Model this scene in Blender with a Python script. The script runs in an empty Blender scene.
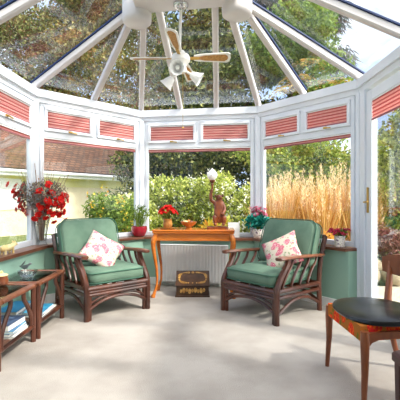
import bpy, math, random
import numpy as np
from mathutils import Vector as V, Matrix
PI = math.pi
S = bpy.context.scene
C = S.collection
random.seed(7)
RNG = np.random.default_rng(11)

# ---------------------------------------------------------------- camera
cam = bpy.data.objects.new('camera', bpy.data.cameras.new('camera'))
C.objects.link(cam)
cam.location = (0, 0, 1.1); cam.rotation_euler = (PI/2, 0, 0)
cam.data.sensor_width = 36; cam.data.lens = 384/400*36
cam.data.clip_start = 0.05; cam.data.clip_end = 500
S.camera = cam
S.view_settings.view_transform = 'Standard'; S.view_settings.look = 'None'
S.view_settings.gamma = 1; S.view_settings.use_curve_mapping = False
S.view_settings.exposure = 0.80

# ---------------------------------------------------------------- sky and sun
W = bpy.data.worlds.new('sky'); S.world = W; W.use_nodes = True
nt = W.node_tree; nt.nodes.clear()
def N(nt, t, **k):
    n = nt.nodes.new(t)
    for a, b in k.items(): setattr(n, a, b)
    return n
wo = N(nt, 'ShaderNodeOutputWorld'); bg = N(nt, 'ShaderNodeBackground')
tc = N(nt, 'ShaderNodeTexCoord'); mp = N(nt, 'ShaderNodeMapping'); mp.inputs['Scale'].default_value = (1, 1, 2.2)
nz = N(nt, 'ShaderNodeTexNoise'); nz.inputs['Scale'].default_value = 3.0; nz.inputs['Detail'].default_value = 7
rp = N(nt, 'ShaderNodeValToRGB')
rp.color_ramp.elements[0].position = .47; rp.color_ramp.elements[0].color = (.31, .43, .64, 1)
rp.color_ramp.elements[1].position = .68; rp.color_ramp.elements[1].color = (1.0, 1.0, 1.0, 1)
nt.links.new(tc.outputs['Generated'], mp.inputs['Vector']); nt.links.new(mp.outputs[0], nz.inputs['Vector'])
nt.links.new(nz.outputs['Fac'], rp.inputs[0])
SUN = V((.60, -.38, .74)).normalized()
dp = N(nt, 'ShaderNodeVectorMath', operation='DOT_PRODUCT'); dp.inputs[1].default_value = SUN; nt.links.new(tc.outputs['Generated'], dp.inputs[0])
mr = N(nt, 'ShaderNodeMapRange', interpolation_type='SMOOTHSTEP'); mr.inputs[1].default_value = .55; mr.inputs[2].default_value = 1.0; nt.links.new(dp.outputs['Value'], mr.inputs[0])
gl = N(nt, 'ShaderNodeMixRGB', blend_type='ADD'); gl.inputs[2].default_value = (3.0, 2.8, 2.5, 1); nt.links.new(mr.outputs[0], gl.inputs[0]); nt.links.new(rp.outputs[0], gl.inputs[1])
nt.links.new(gl.outputs[0], bg.inputs[0]); nt.links.new(bg.outputs[0], wo.inputs[0])
bg.inputs[1].default_value = 1.2
sd = bpy.data.lights.new('sun', 'SUN'); sun = bpy.data.objects.new('sun', sd); C.objects.link(sun)
sd.energy = 2.9; sd.angle = math.radians(4); sd.color = (1, .95, .86)
sun.rotation_euler = SUN.to_track_quat('Z', 'Y').to_euler()

# ---------------------------------------------------------------- materials
def lin(c):
    return tuple(((x/255)/12.92 if x/255 <= .04045 else ((x/255+.055)/1.055)**2.4) for x in c) + (1,)
MATS = {}
def mat(name, c, rough=.5, metal=0, c2=None, scale=8, bump=0, bscale=60, stretch=None, detail=4, spec=.5, trans=0, coat=0, lo=.35, hi=.65, coord='Object'):
    m = bpy.data.materials.new(name); m.use_nodes = True; nt = m.node_tree
    b = nt.nodes['Principled BSDF']
    b.inputs['Roughness'].default_value = rough; b.inputs['Metallic'].default_value = metal
    b.inputs['Specular IOR Level'].default_value = spec; b.inputs['Coat Weight'].default_value = coat
    b.inputs['Base Color'].default_value = lin(c)
    tc = N(nt, 'ShaderNodeTexCoord'); mp = N(nt, 'ShaderNodeMapping')
    if stretch: mp.inputs['Scale'].default_value = stretch
    nt.links.new(tc.outputs[coord], mp.inputs[0])
    if c2:
        n = N(nt, 'ShaderNodeTexNoise'); n.inputs['Scale'].default_value = scale; n.inputs['Detail'].default_value = detail
        nt.links.new(mp.outputs[0], n.inputs['Vector'])
        r = N(nt, 'ShaderNodeValToRGB'); r.color_ramp.elements[0].position = lo; r.color_ramp.elements[1].position = hi
        r.color_ramp.elements[0].color = lin(c); r.color_ramp.elements[1].color = lin(c2)
        nt.links.new(n.outputs['Fac'], r.inputs[0]); nt.links.new(r.outputs[0], b.inputs['Base Color'])
    if bump:
        n = N(nt, 'ShaderNodeTexNoise'); n.inputs['Scale'].default_value = bscale; n.inputs['Detail'].default_value = 3
        nt.links.new(mp.outputs[0], n.inputs['Vector'])
        bp = N(nt, 'ShaderNodeBump'); bp.inputs['Strength'].default_value = bump; bp.inputs['Distance'].default_value = .01
        nt.links.new(n.outputs['Fac'], bp.inputs['Height']); nt.links.new(bp.outputs[0], b.inputs['Normal'])
    MATS[name] = m
    return m
def island_mat(name, cols, rough=.6, trans=.35):
    """each leaf, blade or petal takes its own tone"""
    m = bpy.data.materials.new(name); m.use_nodes = True; nt = m.node_tree
    b = nt.nodes['Principled BSDF']; b.inputs['Roughness'].default_value = rough; b.inputs['Specular IOR Level'].default_value = .3
    g = N(nt, 'ShaderNodeNewGeometry'); r = N(nt, 'ShaderNodeValToRGB'); r.color_ramp.interpolation = 'LINEAR'
    el = r.color_ramp.elements
    while len(el) < len(cols): el.new(.5)
    for i, c in enumerate(cols):
        el[i].position = i/(len(cols)-1); el[i].color = lin(c)
    nt.links.new(g.outputs['Random Per Island'], r.inputs[0]); nt.links.new(r.outputs[0], b.inputs['Base Color'])
    if trans:
        t = N(nt, 'ShaderNodeBsdfTranslucent'); mx = N(nt, 'ShaderNodeMixShader'); mx.inputs[0].default_value = trans
        nt.links.new(r.outputs[0], t.inputs[0]); nt.links.new(b.outputs[0], mx.inputs[1]); nt.links.new(t.outputs[0], mx.inputs[2])
        nt.links.new(mx.outputs[0], nt.nodes['Material Output'].inputs[0])
    MATS[name] = m
    return m
def glass_mat(name, tint=(1, 1, 1), refl=.5, rough=.02, base=.03, haze=0):
    m = bpy.data.materials.new(name); m.use_nodes = True; nt = m.node_tree; nt.nodes.remove(nt.nodes['Principled BSDF'])
    out = nt.nodes['Material Output']
    t = N(nt, 'ShaderNodeBsdfTransparent'); t.inputs[0].default_value = tint + (1,)
    g = N(nt, 'ShaderNodeBsdfGlossy'); g.inputs['Roughness'].default_value = rough
    lw = N(nt, 'ShaderNodeFresnel'); lw.inputs[0].default_value = 1.45
    ma = N(nt, 'ShaderNodeMath', operation='MULTIPLY_ADD'); ma.inputs[1].default_value = refl; ma.inputs[2].default_value = base
    mx = N(nt, 'ShaderNodeMixShader')
    nt.links.new(lw.outputs[0], ma.inputs[0]); nt.links.new(ma.outputs[0], mx.inputs[0])
    nt.links.new(t.outputs[0], mx.inputs[1]); nt.links.new(g.outputs[0], mx.inputs[2])
    if haze:
        d = N(nt, 'ShaderNodeBsdfDiffuse'); d.inputs[0].default_value = (.85, .9, .92, 1)
        tr = N(nt, 'ShaderNodeBsdfTranslucent'); tr.inputs[0].default_value = (.85, .9, .92, 1)
        a = N(nt, 'ShaderNodeAddShader'); nt.links.new(d.outputs[0], a.inputs[0]); nt.links.new(tr.outputs[0], a.inputs[1])
        tcn = N(nt, 'ShaderNodeTexCoord'); nn = N(nt, 'ShaderNodeTexNoise'); nn.inputs['Scale'].default_value = 3; nn.inputs['Detail'].default_value = 6
        nt.links.new(tcn.outputs['Object'], nn.inputs['Vector'])
        mr = N(nt, 'ShaderNodeMapRange'); mr.inputs[1].default_value = .35; mr.inputs[2].default_value = .75; mr.inputs[3].default_value = haze*.3; mr.inputs[4].default_value = haze
        nt.links.new(nn.outputs['Fac'], mr.inputs[0])
        m2 = N(nt, 'ShaderNodeMixShader'); nt.links.new(mr.outputs[0], m2.inputs[0])
        nt.links.new(mx.outputs[0], m2.inputs[1]); nt.links.new(d.outputs[0], m2.inputs[2]); mx = m2
    nt.links.new(mx.outputs[0], out.inputs[0])
    MATS[name] = m
    return m
def floral(name, ground, cols, leaf, scale=9, thr=.34):
    """printed flowers and leaves on a cloth ground"""
    m = bpy.data.materials.new(name); m.use_nodes = True; nt = m.node_tree
    b = nt.nodes['Principled BSDF']; b.inputs['Roughness'].default_value = .9; b.inputs['Specular IOR Level'].default_value = .1
    tc = N(nt, 'ShaderNodeTexCoord')
    nd = N(nt, 'ShaderNodeTexNoise'); nd.inputs['Scale'].default_value = 18; nt.links.new(tc.outputs['Object'], nd.inputs['Vector'])
    ad = N(nt, 'ShaderNodeMixRGB', blend_type='ADD'); ad.inputs[0].default_value = .035
    nt.links.new(tc.outputs['Object'], ad.inputs[1]); nt.links.new(nd.outputs['Color'], ad.inputs[2])
    def layer(sc, t, prev, colsoc):
        v = N(nt, 'ShaderNodeTexVoronoi'); v.inputs['Scale'].default_value = sc; nt.links.new(ad.outputs[0], v.inputs['Vector'])
        lt = N(nt, 'ShaderNodeMath', operation='LESS_THAN'); lt.inputs[1].default_value = t; nt.links.new(v.outputs['Distance'], lt.inputs[0])
        mx = N(nt, 'ShaderNodeMixRGB'); nt.links.new(lt.outputs[0], mx.inputs[0])
        if isinstance(prev, tuple): mx.inputs[1].default_value = prev
        else: nt.links.new(prev, mx.inputs[1])
        if isinstance(colsoc, tuple): mx.inputs[2].default_value = colsoc
        else:
            r = N(nt, 'ShaderNodeValToRGB'); 
            while len(r.color_ramp.elements) < len(colsoc): r.color_ramp.elements.new(.5)
            for i, c in enumerate(colsoc): r.color_ramp.elements[i].position = i/(len(colsoc)-1); r.color_ramp.elements[i].color = lin(c)
            n2 = N(nt, 'ShaderNodeTexNoise'); n2.inputs['Scale'].default_value = 60; nt.links.new(tc.outputs['Object'], n2.inputs['Vector'])
            mr = N(nt, 'ShaderNodeMapRange'); mr.inputs[1].default_value = .35; mr.inputs[2].default_value = .65
            nt.links.new(n2.outputs['Fac'], mr.inputs[0]); nt.links.new(mr.outputs[0], r.inputs[0]); nt.links.new(r.outputs[0], mx.inputs[2])
        return mx.outputs[0]
    o = layer(scale*2.1, .30, lin(ground), lin(leaf))
    o = layer(scale, thr, o, cols)
    nt.links.new(o, b.inputs['Base Color'])
    MATS[name] = m
    return m
def stripes(name, ca, cb, scale, axis='Z', rough=.7, thr=.5, trans=0, noise=0):
    m = bpy.data.materials.new(name); m.use_nodes = True; nt = m.node_tree
    b = nt.nodes['Principled BSDF']; b.inputs['Roughness'].default_value = rough
    tc = N(nt, 'ShaderNodeTexCoord'); w = N(nt, 'ShaderNodeTexWave', bands_direction=axis); w.inputs['Scale'].default_value = scale
    w.inputs['Distortion'].default_value = noise
    nt.links.new(tc.outputs['Object'], w.inputs['Vector'])
    r = N(nt, 'ShaderNodeValToRGB'); r.color_ramp.elements[0].position = thr-.2; r.color_ramp.elements[1].position = thr+.2
    r.color_ramp.elements[0].color = lin(ca); r.color_ramp.elements[1].color = lin(cb)
    nt.links.new(w.outputs['Fac'], r.inputs[0]); nt.links.new(r.outputs[0], b.inputs['Base Color'])
    if trans:
        t = N(nt, 'ShaderNodeBsdfTranslucent'); mx = N(nt, 'ShaderNodeMixShader'); mx.inputs[0].default_value = trans
        nt.links.new(r.outputs[0], t.inputs[0]); nt.links.new(b.outputs[0], mx.inputs[1]); nt.links.new(t.outputs[0], mx.inputs[2])
        nt.links.new(mx.outputs[0], nt.nodes['Material Output'].inputs[0])
    MATS[name] = m
    return m

mat('upvc', (232, 236, 242), .3, c2=(222, 228, 236), scale=3)
mat('roof_upvc', (214, 208, 204), .35, c2=(206, 200, 198), scale=3)
mat('gasket', (28, 48, 92), .35)
mat('dark_rubber', (60, 62, 66), .6)
glass_mat('glass', (.98, .995, .99), .3, base=.01)
glass_mat('roof_glass', (.98, .99, .99), .12, base=.005, haze=.02)
glass_mat('clear_glass', (.96, .98, .97), .6, base=.05)
glass_mat('table_glass', (.80, .90, .87), .9, base=.06)
mat('green_wall', (138, 172, 154), .75, c2=(144, 178, 160), scale=2)
mat('sill_wood', (96, 58, 42), .3, c2=(126, 82, 60), scale=5, stretch=(1, 1, 6))
mat('plaster', (236, 230, 218), .8)
mat('white_paint', (238, 238, 236), .4)
mat('radiator_white', (232, 232, 230), .35)
mat('carpet', (178, 170, 162), 1, c2=(150, 142, 134), scale=2.2, bump=.5, bscale=180, lo=.38, hi=.72, detail=6, spec=.05)
stripes('blind_pink', (246, 200, 194), (206, 120, 118), 9.5, 'Z', .8, .6, trans=.5)
mat('blind_rail', (150, 84, 92), .5)
mat('brass', (196, 158, 84), .3, metal=.9)
mat('chrome', (200, 200, 200), .2, metal=1)
mat('cane_wood', (98, 52, 34), .32, c2=(54, 28, 20), scale=7, stretch=(1, 1, .25), coat=.25)
mat('cane_light', (132, 80, 54), .3, c2=(84, 46, 32), scale=8, coat=.3)
mat('green_fabric', (106, 130, 112), .95, c2=(90, 114, 98), scale=5, bump=.3, bscale=250, spec=.1)
mat('green_piping', (60, 98, 80), .9)
floral('floral_cloth', (206, 194, 176), [(226, 170, 176), (186, 84, 104), (222, 150, 158)], (150, 160, 128), 15, .47)
mat('orange_wood', (206, 118, 40), .25, c2=(172, 86, 22), scale=6, stretch=(.35, 2, 2), coat=.4)
mat('teak', (142, 78, 42), .35, c2=(104, 54, 30), scale=6, stretch=(2, 2, .3), coat=.15)
mat('black_vinyl', (22, 23, 25), .28, bump=.08, bscale=90)
floral('bright_print', (172, 104, 44), [(214, 40, 44), (222, 60, 30), (236, 120, 40)], (120, 110, 40), 9, .42)
mat('dark_wood', (74, 32, 26), .5, c2=(44, 20, 16), scale=6)
mat('chest_dark', (84, 56, 34), .45, c2=(50, 32, 20), scale=9)
mat('gilt', (206, 160, 84), .4, c2=(150, 106, 50), scale=30)
mat('bronze_wood', (136, 68, 28), .32, c2=(92, 44, 20), scale=14, coat=.3)
mat('frosted', (244, 244, 242), .5)
mat('fan_white', (238, 236, 230), .3)
mat('fan_rattan', (196, 148, 84), .6, c2=(158, 110, 56), scale=60)
mat('red_pot', (170, 28, 46), .25, coat=.5)
mat('soil', (66, 46, 34), 1, c2=(40, 28, 20), scale=40)
mat('white_ceramic', (236, 232, 226), .3, coat=.3)
floral('printed_ceramic', (236, 230, 222), [(120, 90, 120), (90, 80, 110), (160, 110, 120)], (150, 160, 120), 30, .32)
mat('cream_ceramic', (232, 214, 160), .4, c2=(220, 190, 120), scale=20)
mat('terracotta', (176, 96, 50), .5, c2=(200, 128, 66), scale=20)
mat('gold_pot', (188, 136, 66), .4, c2=(150, 96, 44), scale=25)
mat('wood_bowl', (150, 84, 36), .35, c2=(190, 120, 50), scale=12, coat=.3)
mat('card_white', (240, 238, 232), .5)
mat('paper', (236, 232, 224), .7)
mat('blue_cover', (30, 132, 196), .35, coat=.3)
mat('navy_cover', (36, 46, 78), .4, c2=(96, 112, 142), scale=22)
mat('cyan_cover', (70, 170, 206), .35, c2=(30, 110, 160), scale=14)
mat('grey_cover', (150, 158, 166), .5, c2=(100, 110, 120), scale=15)
mat('stone', (196, 180, 150), .9, c2=(146, 132, 110), scale=5, bump=.5, bscale=12)
mat('render_cream', (238, 224, 194), .9, c2=(230, 214, 182), scale=3)
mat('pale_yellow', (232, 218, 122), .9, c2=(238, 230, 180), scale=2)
mat('white_plastic', (240, 240, 240), .5)
mat('bark', (96, 78, 60), .95, c2=(60, 48, 38), scale=8, bump=.6, bscale=20)
mat('lawn', (120, 132, 74), 1, c2=(86, 100, 50), scale=4, bump=.6, bscale=30)
mat('patio', (196, 186, 166), .9, c2=(170, 158, 138), scale=3)
mat('steel_grey', (120, 126, 128), .35, metal=.7)
mat('bulb', (250, 248, 240), .3)
def tile_mat():
    m = bpy.data.materials.new('roof_tile'); m.use_nodes = True; nt = m.node_tree
    b = nt.nodes['Principled BSDF']; b.inputs['Roughness'].default_value = .9
    tc = N(nt, 'ShaderNodeTexCoord'); br = N(nt, 'ShaderNodeTexBrick'); br.inputs['Scale'].default_value = 1
    br.inputs['Color1'].default_value = lin((124, 88, 66)); br.inputs['Color2'].default_value = lin((92, 68, 54)); br.inputs['Mortar'].default_value = lin((58, 44, 38))
    br.inputs['Brick Width'].default_value = .27; br.inputs['Row Height'].default_value = .17; br.inputs['Mortar Size'].default_value = .02
    nt.links.new(tc.outputs['UV'], br.inputs['Vector']); nt.links.new(br.outputs[0], b.inputs['Base Color'])
    MATS['roof_tile'] = m
tile_mat()
island_mat('leaf_dark', [(28, 38, 26), (58, 74, 36), (96, 108, 50), (150, 150, 84), (44, 56, 34)], trans=.3)
island_mat('leaf_brown', [(64, 54, 38), (120, 100, 66), (104, 116, 56), (176, 168, 112), (134, 84, 56), (56, 62, 40), (132, 144, 70)], trans=.3)
island_mat('leaf_autumn', [(110, 88, 52), (176, 158, 84), (110, 124, 58), (150, 92, 56), (204, 192, 120), (70, 66, 44)], trans=.4)
island_mat('leaf_fresh', [(108, 128, 46), (190, 200, 92), (222, 222, 130), (160, 176, 66), (76, 92, 36), (206, 204, 110)], trans=.5)
island_mat('leaf_green', [(66, 94, 40), (112, 140, 56), (150, 170, 76), (84, 108, 44)], trans=.45)
island_mat('leaf_hedge', [(88, 116, 44), (150, 170, 70), (186, 194, 100), (112, 140, 54), (206, 190, 96)], trans=.45)
island_mat('leaf_yellow', [(210, 190, 60), (232, 200, 70), (220, 150, 60), (186, 190, 70)], trans=.5)
island_mat('leaf_sumac', [(190, 170, 80), (214, 190, 96), (196, 140, 70), (160, 160, 80)], trans=.4)
island_mat('needle_blue', [(84, 96, 96), (120, 128, 124), (112, 92, 88), (66, 80, 72)], trans=.25)
island_mat('golden_straw', [(206, 150, 76), (226, 176, 96), (180, 118, 50), (232, 196, 124), (170, 150, 70)], trans=.4)
island_mat('plume', [(250, 226, 176), (240, 206, 150), (252, 238, 206)], trans=.45)
island_mat('orange_base', [(216, 150, 60), (228, 176, 90), (190, 120, 44)], trans=.4)
island_mat('bloom_white', [(246, 244, 226), (252, 250, 240)], trans=.4)
island_mat('petal_red', [(216, 24, 24), (240, 50, 40), (180, 12, 18)], trans=.3)
island_mat('petal_pink', [(226, 96, 140), (236, 150, 178), (200, 60, 110), (240, 190, 200)], trans=.3)
island_mat('petal_crimson', [(190, 24, 60), (220, 60, 90), (150, 16, 50), (230, 120, 140)], trans=.3)
island_mat('leaf_teal', [(20, 130, 120), (40, 160, 140), (16, 100, 90)], trans=.2)
island_mat('dried_twig', [(140, 108, 84), (176, 146, 120), (112, 78, 66)], trans=0)
island_mat('seed_tone', [(150, 120, 110), (180, 162, 134), (116, 132, 104), (130, 84, 84), (196, 176, 160)], trans=.2)
island_mat('heather', [(110, 60, 60), (140, 90, 80), (90, 60, 50), (160, 120, 100)], trans=.2)
M = MATS

# ---------------------------------------------------------------- helpers
class MB:
    def __init__(s): s.v = []; s.f = []
    def add(s, vs, fs):
        b = len(s.v); s.v += [tuple(v) for v in vs]; s.f += [tuple(b+i for i in f) for f in fs]; return s
    def loft(s, rings, cap=True, closed=False):
        n = len(rings[0]); vs = [v for r in rings for v in r]; fs = []
        m = len(rings)
        for i in range(m if closed else m-1):
            j = (i+1) % m
            for k in range(n):
                fs.append((i*n+k, i*n+(k+1) % n, j*n+(k+1) % n, j*n+k))
        if cap and not closed:
            fs.append(tuple(range(n-1, -1, -1))); fs.append(tuple((m-1)*n+k for k in range(n)))
        return s.add(vs, fs)
    def box(s, a, b):
        x0, y0, z0 = a; x1, y1, z1 = b
        return s.loft([[(x0, y0, z), (x1, y0, z), (x1, y1, z), (x0, y1, z)] for z in (z0, z1)])
    def bar(s, p, q, w, h, up=(0, 0, 1), bev=0):
        p = V(p); q = V(q); d = (q-p).normalized(); up = V(up)
        if abs(d.dot(up)) > .98: up = V((0, 1, 0))
        x = d.cross(up).normalized(); y = x.cross(d).normalized()
        if bev:
            b = bev; o = [(-w/2+b, -h/2), (w/2-b, -h/2), (w/2, -h/2+b), (w/2, h/2-b), (w/2-b, h/2), (-w/2+b, h/2), (-w/2, h/2-b), (-w/2, -h/2+b)]
        else: o = [(-w/2, -h/2), (w/2, -h/2), (w/2, h/2), (-w/2, h/2)]
        return s.loft([[c+x*a+y*e for a, e in o] for c in (p, q)])
    def tube(s, pts, r, n=10, closed=False, flat=1.0, up=(0, 0, 1)):
        pts = [V(p) for p in pts]; m = len(pts)
        if not isinstance(r, (list, tuple)): r = [r]*m
        rings = []; u = None
        for i, p in enumerate(pts):
            if closed: t = pts[(i+1) % m]-pts[i-1]
            else: t = pts[min(i+1, m-1)]-pts[max(i-1, 0)]
            t.normalize()
            if u is None:
                u = V(up)
                if abs(t.dot(u)) > .9: u = V((1, 0, 0))
            u = (u-t*u.dot(t)).normalized(); w = t.cross(u)
            rings.append([p+u*(math.cos(2*PI*k/n)*r[i]*flat)+w*(math.sin(2*PI*k/n)*r[i]) for k in range(n)])
        return s.loft(rings, closed=closed)
    def lathe(s, prof, c=(0, 0, 0), n=24, ruffle=None, cap=True):
        rings = []
        for i, (r, z) in enumerate(prof):
            rr = []
            for k in range(n):
                a = 2*PI*k/n; q = max(r, .0005)
                if ruffle and i >= ruffle[0]: q *= 1+ruffle[1]*math.cos(ruffle[2]*a)
                rr.append((c[0]+q*math.cos(a), c[1]+q*math.sin(a), c[2]+z))
            rings.append(rr)
        return s.loft(rings, cap=cap)
    def ball(s, c, r, n=12, m=8):
        if not isinstance(r, (list, tuple)): r = (r, r, r)
        rings = []
        for i in range(m+1):
            t = -PI/2+PI*i/m; q = max(math.cos(t), .02)
            rings.append([(c[0]+r[0]*q*math.cos(2*PI*k/n), c[1]+r[1]*q*math.sin(2*PI*k/n), c[2]+r[2]*math.sin(t)) for k in range(n)])
        return s.loft(rings)
    def xf(s, mtx):
        s.v = [tuple(mtx @ V(v)) for v in s.v]; return s
    def build(s, name, m, parent=None, smooth=False, sub=0, bevel=0):
        me = bpy.data.meshes.new(name); me.from_pydata(s.v, [], s.f); me.validate(); me.update()
        me.materials.append(M[m] if isinstance(m, str) else m)
        import bmesh
        bm = bmesh.new(); bm.from_mesh(me); bmesh.ops.recalc_face_normals(bm, faces=bm.faces); bm.to_mesh(me); bm.free()
        if smooth:
            me.polygons.foreach_set('use_smooth', [True]*len(me.polygons))
        o = bpy.data.objects.new(name, me); C.objects.link(o)
        if smooth and not sub:
            try: me.set_sharp_from_angle(angle=math.radians(42))
            except Exception: pass
        if parent: o.parent = parent
        if bevel:
            b = o.modifiers.new('b', 'BEVEL'); b.width = bevel; b.segments = 2; b.limit_method = 'ANGLE'
        if sub:
            b = o.modifiers.new('s', 'SUBSURF'); b.levels = sub; b.render_levels = sub
        return o
def tag(o, label=None, cat=None, group=None, kind=None):
    if label: o['label'] = label
    if cat: o['category'] = cat
    if group: o['group'] = group
    if kind: o['kind'] = kind
    return o
def empty(name, loc=(0, 0, 0), rz=0, **k):
    o = bpy.data.objects.new(name, None); C.objects.link(o); o.location = loc; o.rotation_euler = (0, 0, rz)
    o.empty_display_size = .05
    return tag(o, **k)
def copy_tree(o, parent=None):
    c = o.copy(); C.objects.link(c); c.parent = parent
    for ch in [x for x in C.objects if x.parent == o]: copy_tree(ch, c)
    return c
def bez(pts, n=12):
    """smooth Catmull-Rom path through pts"""
    P = [V(p) for p in pts]; P = [P[0]*2-P[1]]+P+[P[-1]*2-P[-2]]; out = []
    k = max(2, n//(len(pts)-1))
    for i in range(1, len(P)-2):
        for j in range(k):
            t = j/k; a, b, c, d = P[i-1:i+3]
            out.append(.5*((2*b)+(c-a)*t+(2*a-5*b+4*c-d)*t*t+(3*b-a-3*c+d)*t**3))
    out.append(P[-2]); return out
def rrect(w, d, r, z, n=4, cx=0, cy=0):
    out = []
    for (sx, sy, a0) in ((1, -1, -PI/2), (1, 1, 0), (-1, 1, PI/2), (-1, -1, PI)):
        for k in range(n+1):
            a = a0+PI/2*k/n
            out.append((cx+sx*(w/2-r)+r*math.cos(a), cy+sy*(d/2-r)+r*math.sin(a), z))
    return out
def raw_mesh(name, verts, nper, m, parent=None):
    """many separate flat leaves: verts (N*nper,3)"""
    n = len(verts)//nper
    me = bpy.data.meshes.new(name); me.vertices.add(len(verts)); me.vertices.foreach_set('co', np.asarray(verts, dtype=np.float32).ravel())
    me.loops.add(n*nper); me.loops.foreach_set('vertex_index', np.arange(n*nper, dtype=np.int32))
    me.polygons.add(n); me.polygons.foreach_set('loop_start', np.arange(0, n*nper, nper, dtype=np.int32))
    me.polygons.foreach_set('loop_total', np.full(n, nper, dtype=np.int32)); me.update(calc_edges=True); me.validate()
    me.materials.append(M[m]); o = bpy.data.objects.new(name, me); C.objects.link(o)
    if parent: o.parent = parent
    return o
def unit(a): return a/np.maximum(np.linalg.norm(a, axis=1, keepdims=True), 1e-6)
def leaf_verts(P, L, Wd, direction=None, spread=1.0):
    """diamond leaves at points P"""
    n = len(P); d = unit(RNG.normal(size=(n, 3)))
    if direction is not None: d = unit(np.asarray(direction)+d*spread)
    u = unit(np.cross(d, RNG.normal(size=(n, 3))))
    l = (L*RNG.uniform(.6, 1.3, n))[:, None]; w = (Wd*RNG.uniform(.6, 1.3, n))[:, None]
    out = np.stack([P, P+d*l*.45+u*w*.5, P+d*l, P+d*l*.45-u*w*.5], axis=1)
    return out.reshape(-1, 3)
def blob_points(blobs, n, inner=.55):
    vol = np.array([b[3]*b[4]*b[5] for b in blobs])**.67; p = vol/vol.sum()
    idx = RNG.choice(len(blobs), n, p=p); B = np.array(blobs)[idx]
    d = unit(RNG.normal(size=(n, 3))); r = RNG.uniform(inner**3, 1, n)**(1/3)
    return B[:, :3]+d*r[:, None]*B[:, 3:6]

# ---------------------------------------------------------------- the room
# corners of the window plane
L0, L1, L2, R2, R1, R0 = [V((x, y, 0)) for x, y in ((-1.93, -.6), (-1.80, 4.15), (-.80, 5.22), (.76, 4.97), (1.62, 3.85), (1.58, -.6))]
POLY = [L0, L1, L2, R2, R1, R0]
def offset(poly, d):
    """open polyline moved towards the inside of the room"""
    segs = []
    for a, b in zip(poly, poly[1:]):
        t = (b-a).normalized(); n = V((t.y, -t.x, 0)); segs.append((a+n*d, b+n*d, t))
    out = [segs[0][0]]
    for (a, b, t), (c, e, u) in zip(segs, segs[1:]):
        den = t.x*u.y-t.y*u.x; w = c-a; k = (w.x*u.y-w.y*u.x)/den; out.append(a+t*k)
    out.append(segs[-1][1]); return out
ZS, ZE = .62, 2.30
def wall_strip(name, a, b, ia, ib, z0, z1, m):
    o = MB().loft([[(p.x, p.y, z) for p in (a, b, ib, ia)] for z in (z0, z1)]).build(name, m)
    return tag(o, kind='structure')
fl = MB().loft([[(p.x, p.y, z) for p in POLY] for z in (-.08, 0)]).build('floor', 'carpet'); tag(fl, kind='structure')
gr = MB().box((-40, -20, -.35), (40, 60, -.12)).build('ground', 'lawn'); tag(gr, kind='structure')
IN = offset(POLY, .15); OUT = offset(POLY, -.12)
wall_strip('wall_left', OUT[0], OUT[1], IN[0], IN[1], 0, ZS-.03, 'green_wall')
wall_strip('wall_back_left', OUT[1], OUT[2], IN[1], IN[2], 0, ZS-.03, 'green_wall')
wall_strip('wall_back', OUT[2], OUT[3], IN[2], IN[3], 0, ZS-.03, 'green_wall')
DS = R1+(R0-R1).normalized()*.12          # where the door begins
RI = IN[4]; 
# the right low wall stops at the door post
o = MB().loft([[(p.x, p.y, z) for p in (OUT[3], OUT[4], R1, RI, IN[3])] for z in (0, ZS-.03)]).build('wall_back_right', 'green_wall'); tag(o, kind='structure')
# house wall behind the camera
o = MB().box((-2.1, -.75, 0), (1.75, -.6, 3.1)).build('wall_front', 'plaster'); tag(o, kind='structure')
# baseboards
BI = offset(POLY, .165)
for i, nm in ((0, 'baseboard_left'), (1, 'baseboard_back_left'), (2, 'baseboard_back'), (3, 'baseboard_back_right')):
    wall_strip(nm, IN[i], IN[i+1], BI[i], BI[i+1], 0, .09, 'white_paint')
# window sill boards
SI = offset(POLY, .185); SO = offset(POLY, .03)
for i, nm in ((0, 'trim_1'), (1, 'trim_2'), (2, 'trim_3'), (3, 'trim_4')):
    o = wall_strip(nm, SO[i], SO[i+1], SI[i], SI[i+1], ZS-.03, ZS, 'sill_wood')
# corner posts

for p, nm in ((L1, 'trim_5'), (L2, 'trim_6'), (R2, 'trim_7'), (R1, 'trim_8')):
    m_ = MB().lathe([(.062, 0 if p is R1 else ZS-.03), (.062, ZE-.14)], (p.x, p.y, 0), 8)
    tag(m_.build(nm, 'upvc'), kind='structure')

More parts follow.
